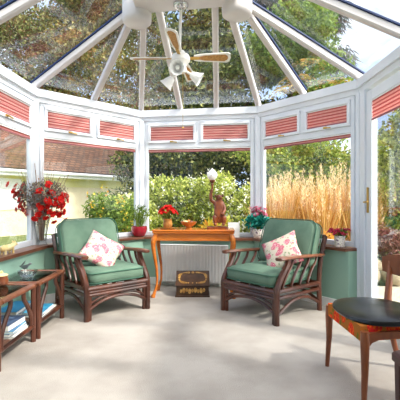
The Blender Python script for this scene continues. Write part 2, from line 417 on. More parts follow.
def window_unit(name, A, B, tops, sill=True):
    """uPVC frame from A to B with a big lower pane and small opening lights above"""
    t = (B-A).normalized(); n = V((t.y, -t.x, 0)); Ln = (B-A).length
    root = empty(name, (A.x, A.y, ZS), math.atan2(t.y, t.x), kind='structure')
    # local x along the wall, local y: outwards (+)
    e = .062; H = ZE-.14-ZS; zt = 1.79-ZS; fd = .05
    f = MB()
    f.box((e, -fd/2, 0), (Ln-e, fd/2, .055)); f.box((e, -fd/2, H-.035), (Ln-e, fd/2, H))
    f.box((e, -fd/2, .055), (e+.045, fd/2, H-.035)); f.box((Ln-e-.045, -fd/2, .055), (Ln-e, fd/2, H-.035))
    f.box((e+.045, -fd/2, zt), (Ln-e-.045, fd/2, zt+.07))
    x0 = e+.045; x1 = Ln-e-.045; w = (x1-x0)/tops
    for i in range(1, tops): f.box((x0+w*i-.03, -fd/2, zt+.07), (x0+w*i+.03, fd/2, H-.035))
    f.build('window_frame', 'upvc', root, bevel=.006)
    # gasket lines
    MB().box((x0, -.004, .055), (x1, .004, zt)).build('window_pane', 'glass', root)
    for i in range(tops):
        a = x0+w*i+(.03 if i else 0); b = x0+w*(i+1)-(.03 if i < tops-1 else 0); z0 = zt+.07; z1 = H-.035
        s = MB(); q = .035; y0, y1 = -.042, .012
        s.box((a, y0, z0), (b, y1, z0+q)); s.box((a, y0, z1-q), (b, y1, z1)); s.box((a, y0, z0+q), (a+q, y1, z1-q)); s.box((b-q, y0, z0+q), (b, y1, z1-q))
        so = s.build('sash', 'upvc', root, bevel=.005)
        MB().box((a+q, -.004, z0+q), (b-q, .004, z1-q)).build('pane', 'glass', so)
        hx = (a+b)/2
        h = MB(); h.box((hx-.02, y0-.012, z0+.006), (hx+.02, y0, z0+.026)); h.bar((hx-.01, y0-.02, z0+.016), (hx+.075, y0-.022, z0+.004), .012, .012)
        h.build('window_handle', 'brass', so)
    return root, x0, x1, w, zt, H
BL = []
def blind(root, xa, xb, z0, z1, label, y=-.03, name='pleated_blind', group='pink pleated blinds on the small top lights'):
    mt = root.matrix_basis.copy() if False else Matrix.Translation(root.location) @ Matrix.Rotation(root.rotation_euler.z, 4, 'Z')
    e = empty(name, mt @ V(((xa+xb)/2, y, z1)), root.rotation_euler.z, label=label, cat='blind', group=group)
    w = (xb-xa)/2; zz = z0-z1; npl = max(2, int(-zz/.022)); m = MB(); prof = []
    for i in range(npl*2+1):
        prof.append((.007 if i % 2 else -.001, zz+.012+(-zz-.022)*i/(npl*2)))
    ring = [(yy, z) for yy, z in prof]+[(yy+.003, z) for yy, z in prof[::-1]]
    m.loft([[(x, yy-.004, z) for yy, z in ring] for x in (-w, w)])
    m.build('pleated_fabric', 'blind_pink', e)
    MB().box((-w, -.009, -.012), (w, .009, 0)).build('head_rail', 'white_paint', e)
    MB().box((-w, -.008, zz), (w, .008, zz+.012)).build('bottom_rail', 'blind_rail', e)
    return e
def unit_with_blinds(name, A, B, tops, labels, mainlabel):
    r, x0, x1, w, zt, H = window_unit(name, A, B, tops)
    for i in range(tops):
        a = x0+w*i+(.03 if i else 0)+.037; b = x0+w*(i+1)-(.03 if i < tops-1 else 0)-.037
        blind(r, a, b, zt+.07+.038, H-.035-.037, labels[i], y=-.020)
    if mainlabel:
        e = blind(r, x0+.004, x1-.004, zt-.05, zt-.002, mainlabel, y=-.012, group='raised blinds at the top of the big lower panes')
    return r
LW = L1+(L0-L1).normalized()*1.25
unit_with_blinds('window_1', LW, L1, 1, ['pink pleated blind on the top light of the far left side window'], 'raised pink blind edge at the top of the left side window')
unit_with_blinds('window_2', L1, L2, 2, ['pink pleated blind left of the mullion in the left angled window', 'pink pleated blind right of the mullion in the left angled window'], 'dark raised blind edge above the large left angled pane')
unit_with_blinds('window_3', L2, R2, 2, ['pink pleated blind on the left top light of the centre window', 'pink pleated blind on the right top light of the centre window'], 'raised pink blind edge above the large centre pane')
unit_with_blinds('window_4', R2, R1, 2, ['pink pleated blind on the left top light of the right angled window', 'pink pleated blind on the right top light beside the door post'], 'raised pink blind edge above the pane facing the golden grasses')
# unseen further left side window
LW2 = LW+(L0-L1).normalized()*1.3
window_unit('window_5', LW2, LW, 1)
LW3 = LW2+(L0-L1).normalized()*1.3
window_unit('window_6', LW3, LW2, 1)
tag(MB().lathe([(.05, ZS-.03), (.05, ZE-.14)], (LW.x, LW.y, 0), 8).build('trim_9', 'upvc'), kind='structure')
tag(MB().lathe([(.05, ZS-.03), (.05, ZE-.14)], (LW2.x, LW2.y, 0), 8).build('trim_10', 'upvc'), kind='structure')

# doors on the right
def door_unit(name, A, B, handle_at_A=True, blindlabel=None):
    t = (B-A).normalized(); root = empty(name, (A.x, A.y, 0), math.atan2(t.y, t.x), kind='structure')
    Ln = (B-A).length; H = ZE-.14
    f = MB(); q = .11; y0, y1 = -.03, .03
    f.box((0, y0, .02), (q, y1, H-.03)); f.box((Ln-q, y0, .02), (Ln, y1, H-.03)); f.box((q, y0, .02), (Ln-q, y1, .16)); f.box((q, y0, H-.13), (Ln-q, y1, H-.03))
    f.build('door_frame', 'upvc', root, bevel=.008)
    MB().box((q, -.004, .16), (Ln-q, .004, H-.13)).build('door_pane', 'glass', root)
    if handle_at_A:
        h = MB(); h.box((.035, -.042, .98), (.065, -.03, 1.22)); hh = h.build('handle_plate', 'brass', root, bevel=.003)
        MB().tube(bez([(.05, -.042, 1.08), (.05, -.07, 1.08), (.075, -.078, 1.08), (.15, -.078, 1.085)], 12), .009, 8).build('lever', 'brass', hh, smooth=True)
    return root, Ln, H
dirR = (R0-R1).normalized()
tag(MB().box((0, -.045, 0), (.11, .045, ZE-.14)).xf(Matrix.Translation(R1+dirR*.062) @ Matrix.Rotation(math.atan2(dirR.y, dirR.x), 4, 'Z')).build('trim_11', 'upvc', bevel=.006), kind='structure')
dA = R1+dirR*.176; dB = dA+dirR*.95
dr, Ln, H = door_unit('door_1', dA, dB)
blind(dr, .115, Ln-.115, H-.13-.19, H-.132, 'pink pleated blind at the top of the glazed door on the right', y=-.02, group='blind on the glazed door')
door_unit('door_2', dB+dirR*.006, dB+dirR*.956, False)
o = MB().loft([[(p.x+dx, p.y, z) for p, dx in ((dB+dirR*.97, -.06), (R0, -.06), (R0, .1), (dB+dirR*.97, .1))] for z in (0, ZE-.14)]).build('wall_right', 'plaster'); tag(o, kind='structure')

# eaves beam all round
for k, (z0, z1, di, do) in enumerate(((ZE-.14, ZE-.085, .035, .06), (ZE-.085, ZE, .06, .10))):
    a = offset(POLY, di); b = offset(POLY, -do)
    for i in range(5):
        wall_strip('trim_%d' % (12+k*5+i), b[i], b[i+1], a[i], a[i+1], z0, z1, 'upvc')

# ---------------------------------------------------------------- the glazed roof
roof = empty('ceiling', (0, 0, 0), kind='structure')
BA = V((-.607, 3.70, 2.96)); BB = V((.342, 3.55, 2.96))
PD = V((-.03, -1, 0)).normalized()
def rafter(p, q, w=.065, h=.07, cap=False):
    o = MB().bar(p, q, w, h, bev=.012).build('rafter', 'roof_upvc', roof)
    if cap:
        up = V((0, 0, h/2+.004)); MB().bar(p+up, q+up, w+.028, .012).build('gasket', 'gasket', o)
    return o
def E(A, B, t): p = A.lerp(B, t); return V((p.x, p.y, ZE+.02))
eL1, eL2, eR2, eR1 = [V((p.x, p.y, ZE+.02)) for p in (L1, L2, R2, R1)]
A1 = V((-.54, 3.69, 2.95)); A2 = V((-.40, 3.665, 2.95)); B2 = V((.14, 3.58, 2.95)); B1 = V((.25, 3.56, 2.95))
raf = [(eL1, BA, True), (E(L1, L2, .5), BA, False), (eL2, A1, False), (E(L2, R2, .345), A2, False), (E(L2, R2, .65), B2, False),
       (eR2, B1, False), (E(R2, R1, .5), BB, True), (eR1, BB, True)]
for p, q, c in raf: rafter(p, q, cap=c)
tl = [(-1.85, 2.95, -.625, 2.86), (-1.86, 2.2, -.645, 2.2), (-1.88, 1.3, -.67, 1.3), (-1.90, .4, -.70, .4), (-1.92, -.5, -.725, -.5)]
trr = [(1.61, 2.90, .33, 3.05), (1.60, 2.2, .31, 2.2), (1.59, 1.3, .28, 1.3), (1.585, .4, .26, .4), (1.58, -.5, .24, -.5)]
for a, b, c, d in tl+trr: rafter(V((a, b, ZE+.02)), V((c, d, 2.96)), cap=True)
def pane(pts):
    up = V((0, 0, .045)); m = MB(); m.add([V(p)+up for p in pts]+[V(p)+up+V((0, 0, .012)) for p in pts],
        [tuple(range(len(pts)))[::-1], tuple(range(len(pts), 2*len(pts)))]+[(i, (i+1) % len(pts), len(pts)+(i+1) % len(pts), len(pts)+i) for i in range(len(pts))])
    m.build('glass_pane', 'roof_glass', roof)
tops = [r[1] for r in raf]; eav = [r[0] for r in raf]
for i in range(7):
    pts = [eav[i], eav[i+1], tops[i+1]]
    if (tops[i]-tops[i+1]).length > .02: pts.append(tops[i])
    pane(pts)
def sidepanes(first_e, first_t, lst):
    pe, pt = first_e, first_t
    for a, b, c, d in lst:
        e = V((a, b, ZE+.02)); t = V((c, d, 2.96)); pane([pe, e, t, pt]); pe, pt = e, t
sidepanes(eL1, BA, tl); sidepanes(eR1, BB, trr)
# flat ridge panel running back to the house wall, and the two round end caps
q0 = V((-.60, 3.70, 0)); q1 = V((.335, 3.55, 0)); q2 = V((.24, -.6, 0)); q3 = V((-.73, -.6, 0))
MB().loft([[(p.x, p.y, z) for p in (q0, q1, q2, q3)] for z in (2.89, 3.02)]).build('ridge_panel', 'roof_upvc', roof, bevel=.01)
for b in (BA, BB):
    MB().lathe([(.02, -.175), (.11, -.17), (.135, -.15), (.14, -.12), (.14, .06), (.10, .12), (.02, .15)], b, 28).build('end_cap', 'roof_upvc', roof, smooth=True)

# ---------------------------------------------------------------- neighbour's bungalow
def house():
    P0 = V((-8.6, 10.0, 0)); u = V((2.8, 3.9, 0)).normalized(); w = V((-u.y, u.x, 0)); Lh = 12.7
    root = empty('bungalow', (P0.x, P0.y, -.12), math.atan2(u.y, u.x), label='cream rendered bungalow with a brown tiled roof beyond the left windows', cat='house')
    D = 8.5; ez = 2.45
    m = MB().box((0, 0, 0), (Lh, D, ez)); g = [(0, 0), (0, D), (0, D/2)]
    for x0, x1 in ((0, .2), (Lh-.2, Lh)):
        m.loft([[(x, 0, ez), (x, D, ez), (x, D/2, ez+3.1)] for x in (x0, x1)])
    m.build('wall', 'render_cream', root)
    pitch = 3.1/(D/2)
    for sgn in (0, 1):
        def pt(x, t):
            y = -.45+t*(D/2+.45); z = ez+ (y)*pitch+.05
            return (x, y if not sgn else D-y, z)
        vs = [pt(-.4, 0), pt(Lh+.4, 0), pt(Lh+.4, 1), pt(-.4, 1)]; up = V((0, 0, .12))
        me = bpy.data.meshes.new('roof'); me.from_pydata(vs+[tuple(V(v)+up) for v in vs], [], [(3, 2, 1, 0), (4, 5, 6, 7), (0, 1, 5, 4), (1, 2, 6, 5), (2, 3, 7, 6), (3, 0, 4, 7)])
        uv = me.uv_layers.new(name='UVMap'); sl = 5.6
        cc = {0: (0, 0), 1: (Lh+.8, 0), 2: (Lh+.8, sl), 3: (0, sl)}
        for l in me.loops: uv.data[l.index].uv = cc[l.vertex_index % 4]
        me.materials.append(M['roof_tile']); o = bpy.data.objects.new('tiled_roof', me); C.objects.link(o); o.parent = root
    z0 = ez-.45*pitch
    MB().box((-.4, -.50, z0-.08), (Lh+.4, -.45, z0+.12)).box((-.4, -.45, z0-.08), (Lh+.4, 0, z0-.06)).build('fascia', 'white_plastic', root)
    MB().tube([(-.4, -.55, z0+.06), (Lh+.4, -.55, z0+.06)], .055, 10).build('gutter', 'white_plastic', root)
    MB().tube(bez([(9.0, -.55, z0+.04), (9.0, -.3, z0-.15), (9.0, -.05, z0-.3), (9.0, -.05, 0.02)], 12), .04, 8).build('drainpipe', 'white_plastic', root)
    MB().box((.0, -.012, 1.72), (Lh, 0, ez-.06)).build('yellow_band', 'pale_yellow', root)  # thin pale yellow strip along the upper wall below the eaves
    MB().box((2.5, -.03, .9), (4.1, .04, 1.95)).build('window', 'white_plastic', root)
house()
m = MB()
for k in range(5): m.box((0, -.02, .04+k*.14), (.75, .02, .15+k*.14))
r = empty('garden_screen', (-2.95, 6.9, -.12), .7, label='low white slatted garden screen standing outside behind the glass vase', cat='screen')
m.build('slats', 'white_plastic', r); MB().box((-.05, -.03, 0), (0, .03, .85)).build('post', 'white_plastic', r); MB().box((.75, -.03, 0), (.8, .03, .85)).build('post', 'white_plastic', r)

# ---------------------------------------------------------------- trees and shrubs outside
def trunk_mb(h, r, bend=.2, branches=6, spread=1.5, z0=0):
    m = MB(); top = V((random.uniform(-bend, bend), random.uniform(-bend, bend), h))
    pts = bez([(0, 0, 0), (top.x*.3+random.uniform(-.1, .1), top.y*.3, h*.4), tuple(top)], 10); n = len(pts)
    m.tube(pts, [r*(1-.75*i/(n-1)) for i in range(n)], 8)
    for k in range(branches):
        t = .35+.6*k/branches; p = pts[int(t*(n-1))]; a = k*2.4+random.random(); L = spread*(1.15-t)
        q = p+V((math.cos(a)*L, math.sin(a)*L, L*.55)); mid = p.lerp(q, .5)+V((0, 0, L*.06))
        m.tube([p, mid, q], [r*.38, r*.25, r*.08], 6)
    return m
def tree(name, label, cat, x, y, h, r, blobs, m, n, L, W, group=None, direction=None, spread=1, parts=(), inner=.5, bs=1.6):
    e = empty(name, (x, y, -.12), 0, label=label, cat=cat, group=group)
    trunk_mb(h, r, branches=8, spread=bs).build('trunk', 'bark', e, smooth=True)
    P = blob_points([(b[0]-x, b[1]-y, b[2]+.12, b[3], b[4], b[5]) for b in blobs], n, inner)
    raw_mesh('foliage', leaf_verts(P, L, W, direction, spread), 4, m, e)
    return e
def rb(x0, x1, y, z0, z1, k, r0, r1, dy=1.2):
    out = []
    for i in range(k):
        r = random.uniform(r0, r1); out.append((random.uniform(x0, x1), y+random.uniform(-dy, dy), random.uniform(z0, z1), r, r, r*random.uniform(.6, .9)))
    return out
tree('broadleaf_tree', 'tall brown and green tree behind the bungalow seen through the left roof panes', 'tree', -12, 29, 12, .4, rb(-17.0, -8.6, 29, 6, 18, 40, 1.5, 2.5, 1.5), 'leaf_brown', 44000, .28, .15, bs=5)
tree('broadleaf_tree', 'loose autumn tinted tree beyond the end of the bungalow roof', 'tree', -5.8, 27.5, 11, .3, rb(-9.6, -3.2, 27.5, 5, 17, 40, 1.3, 2.2, 1.4), 'leaf_autumn', 36000, .26, .13, bs=4)
tree('conifer', 'dark evergreen tree above the centre window, left of the fan rod', 'tree', -1.7, 26.0, 11, .3, rb(-4.2, .8, 26, 3.5, 15.5, 36, 1.2, 2.0, 1), 'leaf_brown', 32000, .26, .10, bs=3, inner=.4)
tree('conifer', 'dark green dense evergreen seen behind the ceiling fan', 'tree', .9, 14.0, 9, .3, rb(-.6, 2.3, 14, 2.2, 9.8, 28, .9, 1.4, 1), 'leaf_dark', 26000, .19, .09, bs=2.4)
tree('broadleaf_tree', 'yellow green tree seen through the right roof panes', 'tree', 3.1, 13.0, 7.5, .22, rb(1.9, 4.0, 13, 2.8, 7.6, 24, .7, 1.1, .9), 'leaf_green', 22000, .16, .09, bs=2.2)
tree('conifer', 'blue grey conifer with drooping branches against the sky', 'tree', 4.0, 15.5, 11.5, .2, [(3.2+i*.32+random.uniform(-.1, .1), 15.5, 6.2+.9*random.random()+(.45*i if i < 5 else 2.2), .62, .6, .45) for i in range(8)]+rb(3.6, 5.6, 15.5, 6.6, 9.6, 10, .4, .7, .6)+rb(2.6, 4.8, 15.5, 8.2, 11.5, 12, .5, .9, .6), 'needle_blue', 17000, .34, .05, direction=(.2, 0, -.8), spread=.6, bs=3, inner=.1)
# small yellow leaved tree close outside the right pane: radiating leaf fronds
e = empty('sumac_tree', (3.5, 12.0, -.12), 0, label='small tree with yellow feathery fronds outside the right corner', cat='tree')
m = MB(); heads = [(-.45, 0, 4.95), (-.1, .2, 5.5), (.3, -.1, 4.75), (.75, .15, 4.9), (-.7, -.1, 4.6)]
for hx, hy, hz in heads: m.tube(bez([(0, 0, 0), (hx*.15, hy*.2, 1.8), (hx*.5, hy*.5, 3.6), (hx, hy, hz)], 12), .03, 6)
m.build('trunk', 'bark', e, smooth=True)
pv = []
for hx, hy, hz in heads:
    for k in range(8):
        a = k*2*PI/8+random.random()*.4
        for j in range(12):
            t = .12+j/12; q = np.array([hx+math.cos(a)*t*.62, hy+math.sin(a)*t*.62, hz+.2*math.sin(t*2.4)-.30*t*t])
            for sd_ in (-1, 1):
                dd = np.array([[math.cos(a+sd_*1.1), math.sin(a+sd_*1.1), -.35]]); pv.append(leaf_verts(q[None], .22*(1.1-.5*t), .045, dd, .12))
raw_mesh('fronds', np.concatenate(pv), 4, 'leaf_sumac', e)
# hedges and shrubs
def shrub(name, label, cat, x, y, blobs, m, n, L, W, group=None, extra=None, **k):
    e = empty(name, (x, y, -.12), 0, label=label, cat=cat, group=group)
    top = max(b[2] for b in blobs)
    trunk_mb(max(.4, top), .05, .15, 7, .7).build('stems', 'bark', e, smooth=True)
    P = blob_points([(b[0]-x, b[1]-y, b[2]+.12, b[3], b[4], b[5]) for b in blobs], n, .35)
    raw_mesh('foliage', leaf_verts(P, L, W, **k), 4, m, e)
    if extra:
        em, en, eL, eW, zmin = extra; B2_ = [b for b in blobs if b[2] > zmin]
        P = blob_points([(b[0]-x, b[1]-y, b[2]+.12, b[3]*1.03, b[4]*1.03, b[5]*1.06) for b in B2_], en//8, .97)
        P = np.repeat(P, 8, axis=0)+RNG.normal(size=(en//8*8, 3))*np.array([.015, .015, .06])
        raw_mesh('blossom', leaf_verts(P, eL, eW), 4, em, e)
    return e
shrub('hedge', 'tall dark hedge far behind the shrubs of the centre window', 'hedge', -1, 12.5, rb(-2.2, 1.8, 12.5, .2, 2.9, 30, .6, 1.0, .4), 'leaf_dark', 26000, .14, .08)
shrub('hedge', 'green hedge rising behind the golden grasses', 'hedge', 3.4, 10.5, rb(1.3, 5.0, 10.5, .1, 2.75, 48, .5, .8, .5), 'leaf_hedge', 36000, .11, .07)
shrub('hedge', 'bright hedge seen through the glazed door', 'hedge', 6.2, 9.6, rb(4.6, 8.4, 9.6, .1, 2.5, 34, .5, .8, .7), 'leaf_fresh', 20000, .12, .08)
ctr = 'blossoming shrubs outside the centre window'
for (x, y, zt, lab) in ((-1.25, 8.0, 1.25, 'pale green shrub with white blossom behind the red flower pot'), (-.35, 8.4, 1.55, 'pale green shrub with white blossom behind the wooden bowl'),
                        (.6, 8.2, 1.7, 'tall pale green shrub with white blossom behind the figure lamp'), (1.15, 7.6, 1.3, 'pale green shrub with white blossom behind the pink and teal flowers')):
    shrub('flowering_shrub', lab, 'shrub', x, y, rb(x-.5, x+.5, y, .1, zt-.25, 12, .3, .48, .3), 'leaf_fresh', 11000, .085, .045, group=ctr, extra=('bloom_white', 900, .05, .035, .5))
shrub('garden_shrub', 'sunlit shrub with orange tips behind the red planted pot', 'shrub', -1.45, 6.6, rb(-1.70, -1.2, 6.6, .0, 1.0, 10, .22, .33, .25), 'leaf_green', 6000, .075, .035, extra=('leaf_yellow', 400, .05, .03, .3))
shrub('garden_shrub', 'pale seeding shrub at the right end of the bungalow wall', 'shrub', -1.6, 9.6, rb(-1.8, -1.2, 9.6, .1, 1.1, 9, .3, .42, .2), 'leaf_fresh', 5000, .08, .04)
shrub('garden_shrub', 'bright green shrub close outside the glazed door', 'shrub', 3.9, 7.0, rb(3.5, 4.6, 7.0, .4, 2.75, 28, .4, .55, .35), 'leaf_fresh', 20000, .09, .055)
shrub('heather_bush', 'low brown heather bush above the stones outside the door', 'bush', 3.0, 5.95, rb(2.6, 3.4, 5.95, .2, .55, 9, .18, .28, .15), 'heather', 5000, .05, .02)
# star leaved plant
e = empty('fatsia_plant', (.25, 6.2, -.12), 0, label='plant with star shaped yellow leaves outside left of the figure lamp', cat='plant')
m = MB(); pv = []
for k in range(9):
    a = k*2.4; p = V((math.cos(a)*.25, math.sin(a)*.2, .5+.05*(k % 4)+.15)); m.tube([(0, 0, 0), (p.x*.5, p.y*.5, .35), p], .008, 5)
    for j in range(7):
        b = -1.3+j*.43; pv.append(leaf_verts(np.array([tuple(p)]), .17, .045, np.array([[math.sin(b), -.4, math.cos(b)*.9]]), .06))
m.build('stems', 'leaf_green', e); raw_mesh('leaves', np.concatenate(pv), 4, 'leaf_yellow', e)
# golden grasses
for i, (x, y, h) in enumerate(((1.35, 6.9, 1.5), (1.75, 7.2, 1.55), (2.1, 6.7, 1.5), (2.5, 7.1, 1.7), (2.85, 6.8, 1.6), (1.9, 7.7, 1.7), (3.1, 7.5, 1.65))):
    e = empty('ornamental_grass', (x, y, -.12), 0, label='clump of tall golden ornamental grass with pale plumes outside the right window', cat='ornamental grass', group='golden grass clumps')
    n = 800; base = np.stack([RNG.normal(0, .09, n), RNG.normal(0, .09, n), np.zeros(n)], 1)
    dr_ = np.stack([RNG.normal(0, .17, n), RNG.normal(0, .17, n), np.ones(n)], 1)
    raw_mesh('blades', leaf_verts(base, h*.80, .018, dr_, .03), 4, 'golden_straw', e)
    k = 46; tp = np.stack([RNG.normal(0, .22, k), RNG.normal(0, .2, k), RNG.uniform(h*.60, h*1.03, k)], 1); P = np.repeat(tp, 34, axis=0)
    tt = RNG.uniform(-1, 1, len(P)); P = P+np.stack([RNG.normal(0, .014, len(P)), RNG.normal(0, .014, len(P)), tt*.14], 1)
    raw_mesh('plumes', leaf_verts(P, .06, .012, (0, 0, 1), .5), 4, 'plume', e)
shrub('low_shrub', 'low orange leaved planting at the foot of the golden grasses', 'shrub', 2.0, 5.9, rb(1.15, 2.4, 5.9, .05, .5, 15, .2, .32, .15), 'orange_base', 7000, .09, .03)
# path and stones outside the door
tag(MB().box((1.85, 1.0, -.12), (5.6, 5.3, -.09)).build('patio', 'patio'), kind='structure')
k = 0
for (x, y, z, s) in ((2.35, 5.5, .0, .2), (2.75, 5.45, .0, .22), (3.15, 5.5, .02, .2), (3.55, 5.5, .0, .22), (2.55, 5.75, .1, .18), (3.0, 5.72, .12, .2), (3.4, 5.8, .12, .19)):
    m = MB(); 
    m.ball((0, 0, 0), (s*1.05, s*.8, s*.65), 10, 7); m.v = [tuple(V(v)*(1+.13*math.sin(9*v[0]/s*.3+k*2)+.1*math.cos(v[1]/s*3+k))) for v in m.v]
    o = m.build('garden_stone', 'stone', smooth=True); o.location = (x, y, -.09+s*.55+z); o.rotation_euler = (0, 0, k)
    tag(o, 'pale rounded stone in the rockery outside the glazed door', 'stone', 'rockery stones'); k += 1

# ---------------------------------------------------------------- radiator
def radiator():
    a, b = IN[2], IN[3]; t = (b-a).normalized(); nrm = V((t.y, -t.x, 0)); ang = math.atan2(t.y, t.x)
    c = a.lerp(b, .47)+nrm*.10
    e = empty('radiator', c, ang, label='white panel radiator with vertical ribs under the centre window', cat='radiator')
    w, z0, z1 = .44, .07, .535
    m = MB(); ring = []
    x = -w
    while x < w-.001:
        ring += [(x, -.028), (x+.010, -.035), (x+.028, -.035), (x+.038, -.028)]; x += .04
    pts = [(min(p, w), q) for p, q in ring]+[(w, .0), (-w, .0)]
    m.loft([[(p, q, z) for p, q in pts] for z in (z0, z1-.012)]); m.build('ribbed_panel', 'radiator_white', e)
    MB().box((-w-.008, -.035, z1-.012), (w+.008, .035, z1)).box((-w-.008, -.03, z0), (-w, .035, z1-.012)).box((w, -.03, z0), (w+.008, .035, z1-.012)).box((-w, .005, z0), (w, .03, z1-.012)).build('casing', 'radiator_white', e, bevel=.003)
    MB().box((-w+.1, .03, .15), (-w+.13, .097, .45)).box((w-.13, .03, .15), (w-.1, .097, .45)).build('bracket', 'white_paint', e)
    MB().tube([(w+.03, 0, .0), (w+.03, 0, .10), (w, 0, .10)], .008, 8).lathe([(.014, .09), (.017, .10), (.017, .14), (.012, .15)], (w+.03, 0, 0), 12).build('valve', 'white_paint', e)
    MB().tube([(-w-.03, 0, .0), (-w-.03, 0, .10), (-w, 0, .10)], .008, 8).build('pipe', 'white_paint', e)
radiator()

# ---------------------------------------------------------------- cane armchairs
def s_path(p, q, bow, n=12):
    """the double curve of a slat from the seat rail up to the arm"""
    p = V(p); q = V(q); out = []
    for i in range(n+1):
        t = i/n; c = p.lerp(q, t); c.y += bow*math.sin(t*2*PI)*.9-bow*.35*math.sin(t*PI); out.append(c)
    return out
def armchair(loc, a, label):
    e = empty('cane_armchair', (loc[0], loc[1], 0), a, label=label, cat='armchair')
    W2, F, B = .325, -.36, .345; ah = .575
    for s in (-1, 1):
        # front leg: straight foot, then sweeping back up to the arm
        pts = bez([(s*W2, F, 0), (s*W2, F, .20), (s*W2, F+.008, .31), (s*W2, F+.075, .42), (s*W2*1.02, F+.145, .51), (s*W2*1.02, F+.165, ah-.01)], 20)
        l = MB().tube(pts, [.028]*len(pts), 8, up=(0, 1, 0)); l.tube([(s*W2-s*.034, p.y+.012, p.z) for p in pts[:9]], .019, 8)
        l.build('front_leg', 'cane_wood', e, smooth=True)
        pts = bez([(s*W2, B, 0), (s*W2, B-.01, .3), (s*W2, B+.03, .54), (s*W2, B+.11, .73)], 14)
        MB().tube(pts, .025, 8, up=(0, 1, 0)).build('rear_leg', 'cane_wood', e, smooth=True)
        # flat paddle arm
        ar = []
        for y, w, z in ((F+.010, .02, ah), (F+.02, .037, ah), (F+.08, .044, ah+.002), (F+.25, .038, ah-.002), (F+.45, .033, ah-.012), (B+.03, .030, ah-.025), (B+.06, .02, ah-.027)):
            ar.append([(s*W2*1.02+w*x, y, z+h) for x, h in ((-1, .0), (-.75, -.012), (.75, -.012), (1, 0), (.75, .016), (-.75, .016))])
        MB().loft(ar).build('armrest', 'cane_light', e, smooth=True)
        for k in range(4):
            y0 = F+.105+k*.135
            MB().tube(bez([(s*W2, y0-.02, .28), (s*W2, y0-.015, .33), (s*W2, y0+.045, .42), (s*W2*1.01, y0+.115, .50), (s*W2*1.01, y0+.14, ah-.012)], 16), .0155, 8, up=(0, 1, 0), flat=.8).build('side_slat', 'cane_wood', e, smooth=True)
        sr = MB(); sr.tube([(s*W2, F, .290), (s*W2, B, .275)], .022, 8); sr.tube([(s*W2, F, .232), (s*W2, B, .215)], .018, 8)
        sr.build('side_rail', 'cane_wood', e, smooth=True)
        MB().tube(bez([(s*W2, F+.02, .085), (s*W2, F+.20, .165), (s*W2, 0, .185), (s*W2, B-.20, .165), (s*W2, B-.02, .085)], 20), .015, 8).build('arched_brace', 'cane_wood', e, smooth=True)
    fr = MB()
    for z, r in ((.290, .023), (.232, .018), (.258, .012)): fr.tube([(-W2, F, z), (W2, F, z)], r, 8)
    fr.build('front_rail', 'cane_wood', e, smooth=True)
    fr = MB()
    for z in (.275, .215): fr.tube([(-W2, B, z), (W2, B, z)], .018, 8)
    fr.build('back_rail', 'cane_wood', e, smooth=True)
    for y in (F, B):
        m = MB(); m.tube(bez([(-W2+.02, y, .10), (-.17, y, .165), (0, y, .190), (.17, y, .165), (W2-.02, y, .10)], 20), .015, 8)
        if y == F: m.tube(bez([(-W2+.02, y+.01, .145), (-.17, y+.01, .20), (0, y+.01, .213), (.17, y+.01, .20), (W2-.02, y+.01, .145)], 20), .011, 8)
        m.build('arched_brace', 'cane_wood', e, smooth=True)
    bk = MB(); bk.tube([(-W2, B+.11, .725), (W2, B+.11, .725)], .022, 8)
    for k in range(5): bk.tube([(-.22+k*.11, B, .28), (-.22+k*.11, B+.03, .54), (-.22+k*.11, B+.11, .72)], .011, 6)
    bk.build('back_frame', 'cane_wood', e, smooth=True)
    # seat cushion
    def cushion(w, d, h, crown, r=.06):
        rings = []
        for t in (-1, -.8, -.35, .35, .8, 1):
            k = 1-.09*abs(t)**3; rings.append(rrect(w*k, d*k, r, t*h/2*(1 if abs(t) < 1 else .98)))
        m = MB(); m.loft(rings, cap=False)
        # crowned faces
        for s in (-1, 1):
            prev = rings[-1 if s > 0 else 0]; c = [[(x*q, y*q, s*(h/2+crown*(1-q*q))) for x, y, z in prev] for q in (.98, .8, .5, .2)]
            m.loft([prev]+c if s > 0 else (c[::-1]+[prev]), cap=False); b = len(m.v); m.add(c[-1], [tuple(range(len(c[-1])))])
        return m
    m = cushion(.59, .66, .13, .02); m.xf(Matrix.Translation((0, -.045, .378))); c = m.build('seat_cushion', 'green_fabric', e, smooth=True)
    for z in (-.045, .045):
        MB().tube([(p[0], p[1], p[2]) for p in rrect(.587, .657, .06, .378+z, cy=-.045)], .0055, 6, closed=True).build('piping', 'green_piping', c, smooth=True)
    T = Matrix.Translation((0, B-.06, .645)) @ Matrix.Rotation(math.radians(-19), 4, 'X') @ Matrix.Rotation(PI/2, 4, 'X')
    m = cushion(.655, .47, .15, .035, .075); 
    # crest at the top
    m.v = [(x, y+(.035*(1-(x/.31)**2) if y > .1 else 0), z) for x, y, z in m.v]
    m.xf(T); c = m.build('back_cushion', 'green_fabric', e, smooth=True)
    for z in (-.06, .06):
        mm = MB().tube([(p[0], p[1]+(.035*(1-(p[0]/.31)**2) if p[1] > .1 else 0), p[2]) for p in rrect(.651, .467, .075, z)], .0055, 6, closed=True); mm.xf(T); mm.build('piping', 'green_piping', c, smooth=True)
    return e
armchair((-1.015, 3.955), math.radians(41), 'cane armchair with green cushions beside the glass topped tables')
armchair((.72, 3.845), math.radians(-48), 'cane armchair with green cushions right of the writing table')
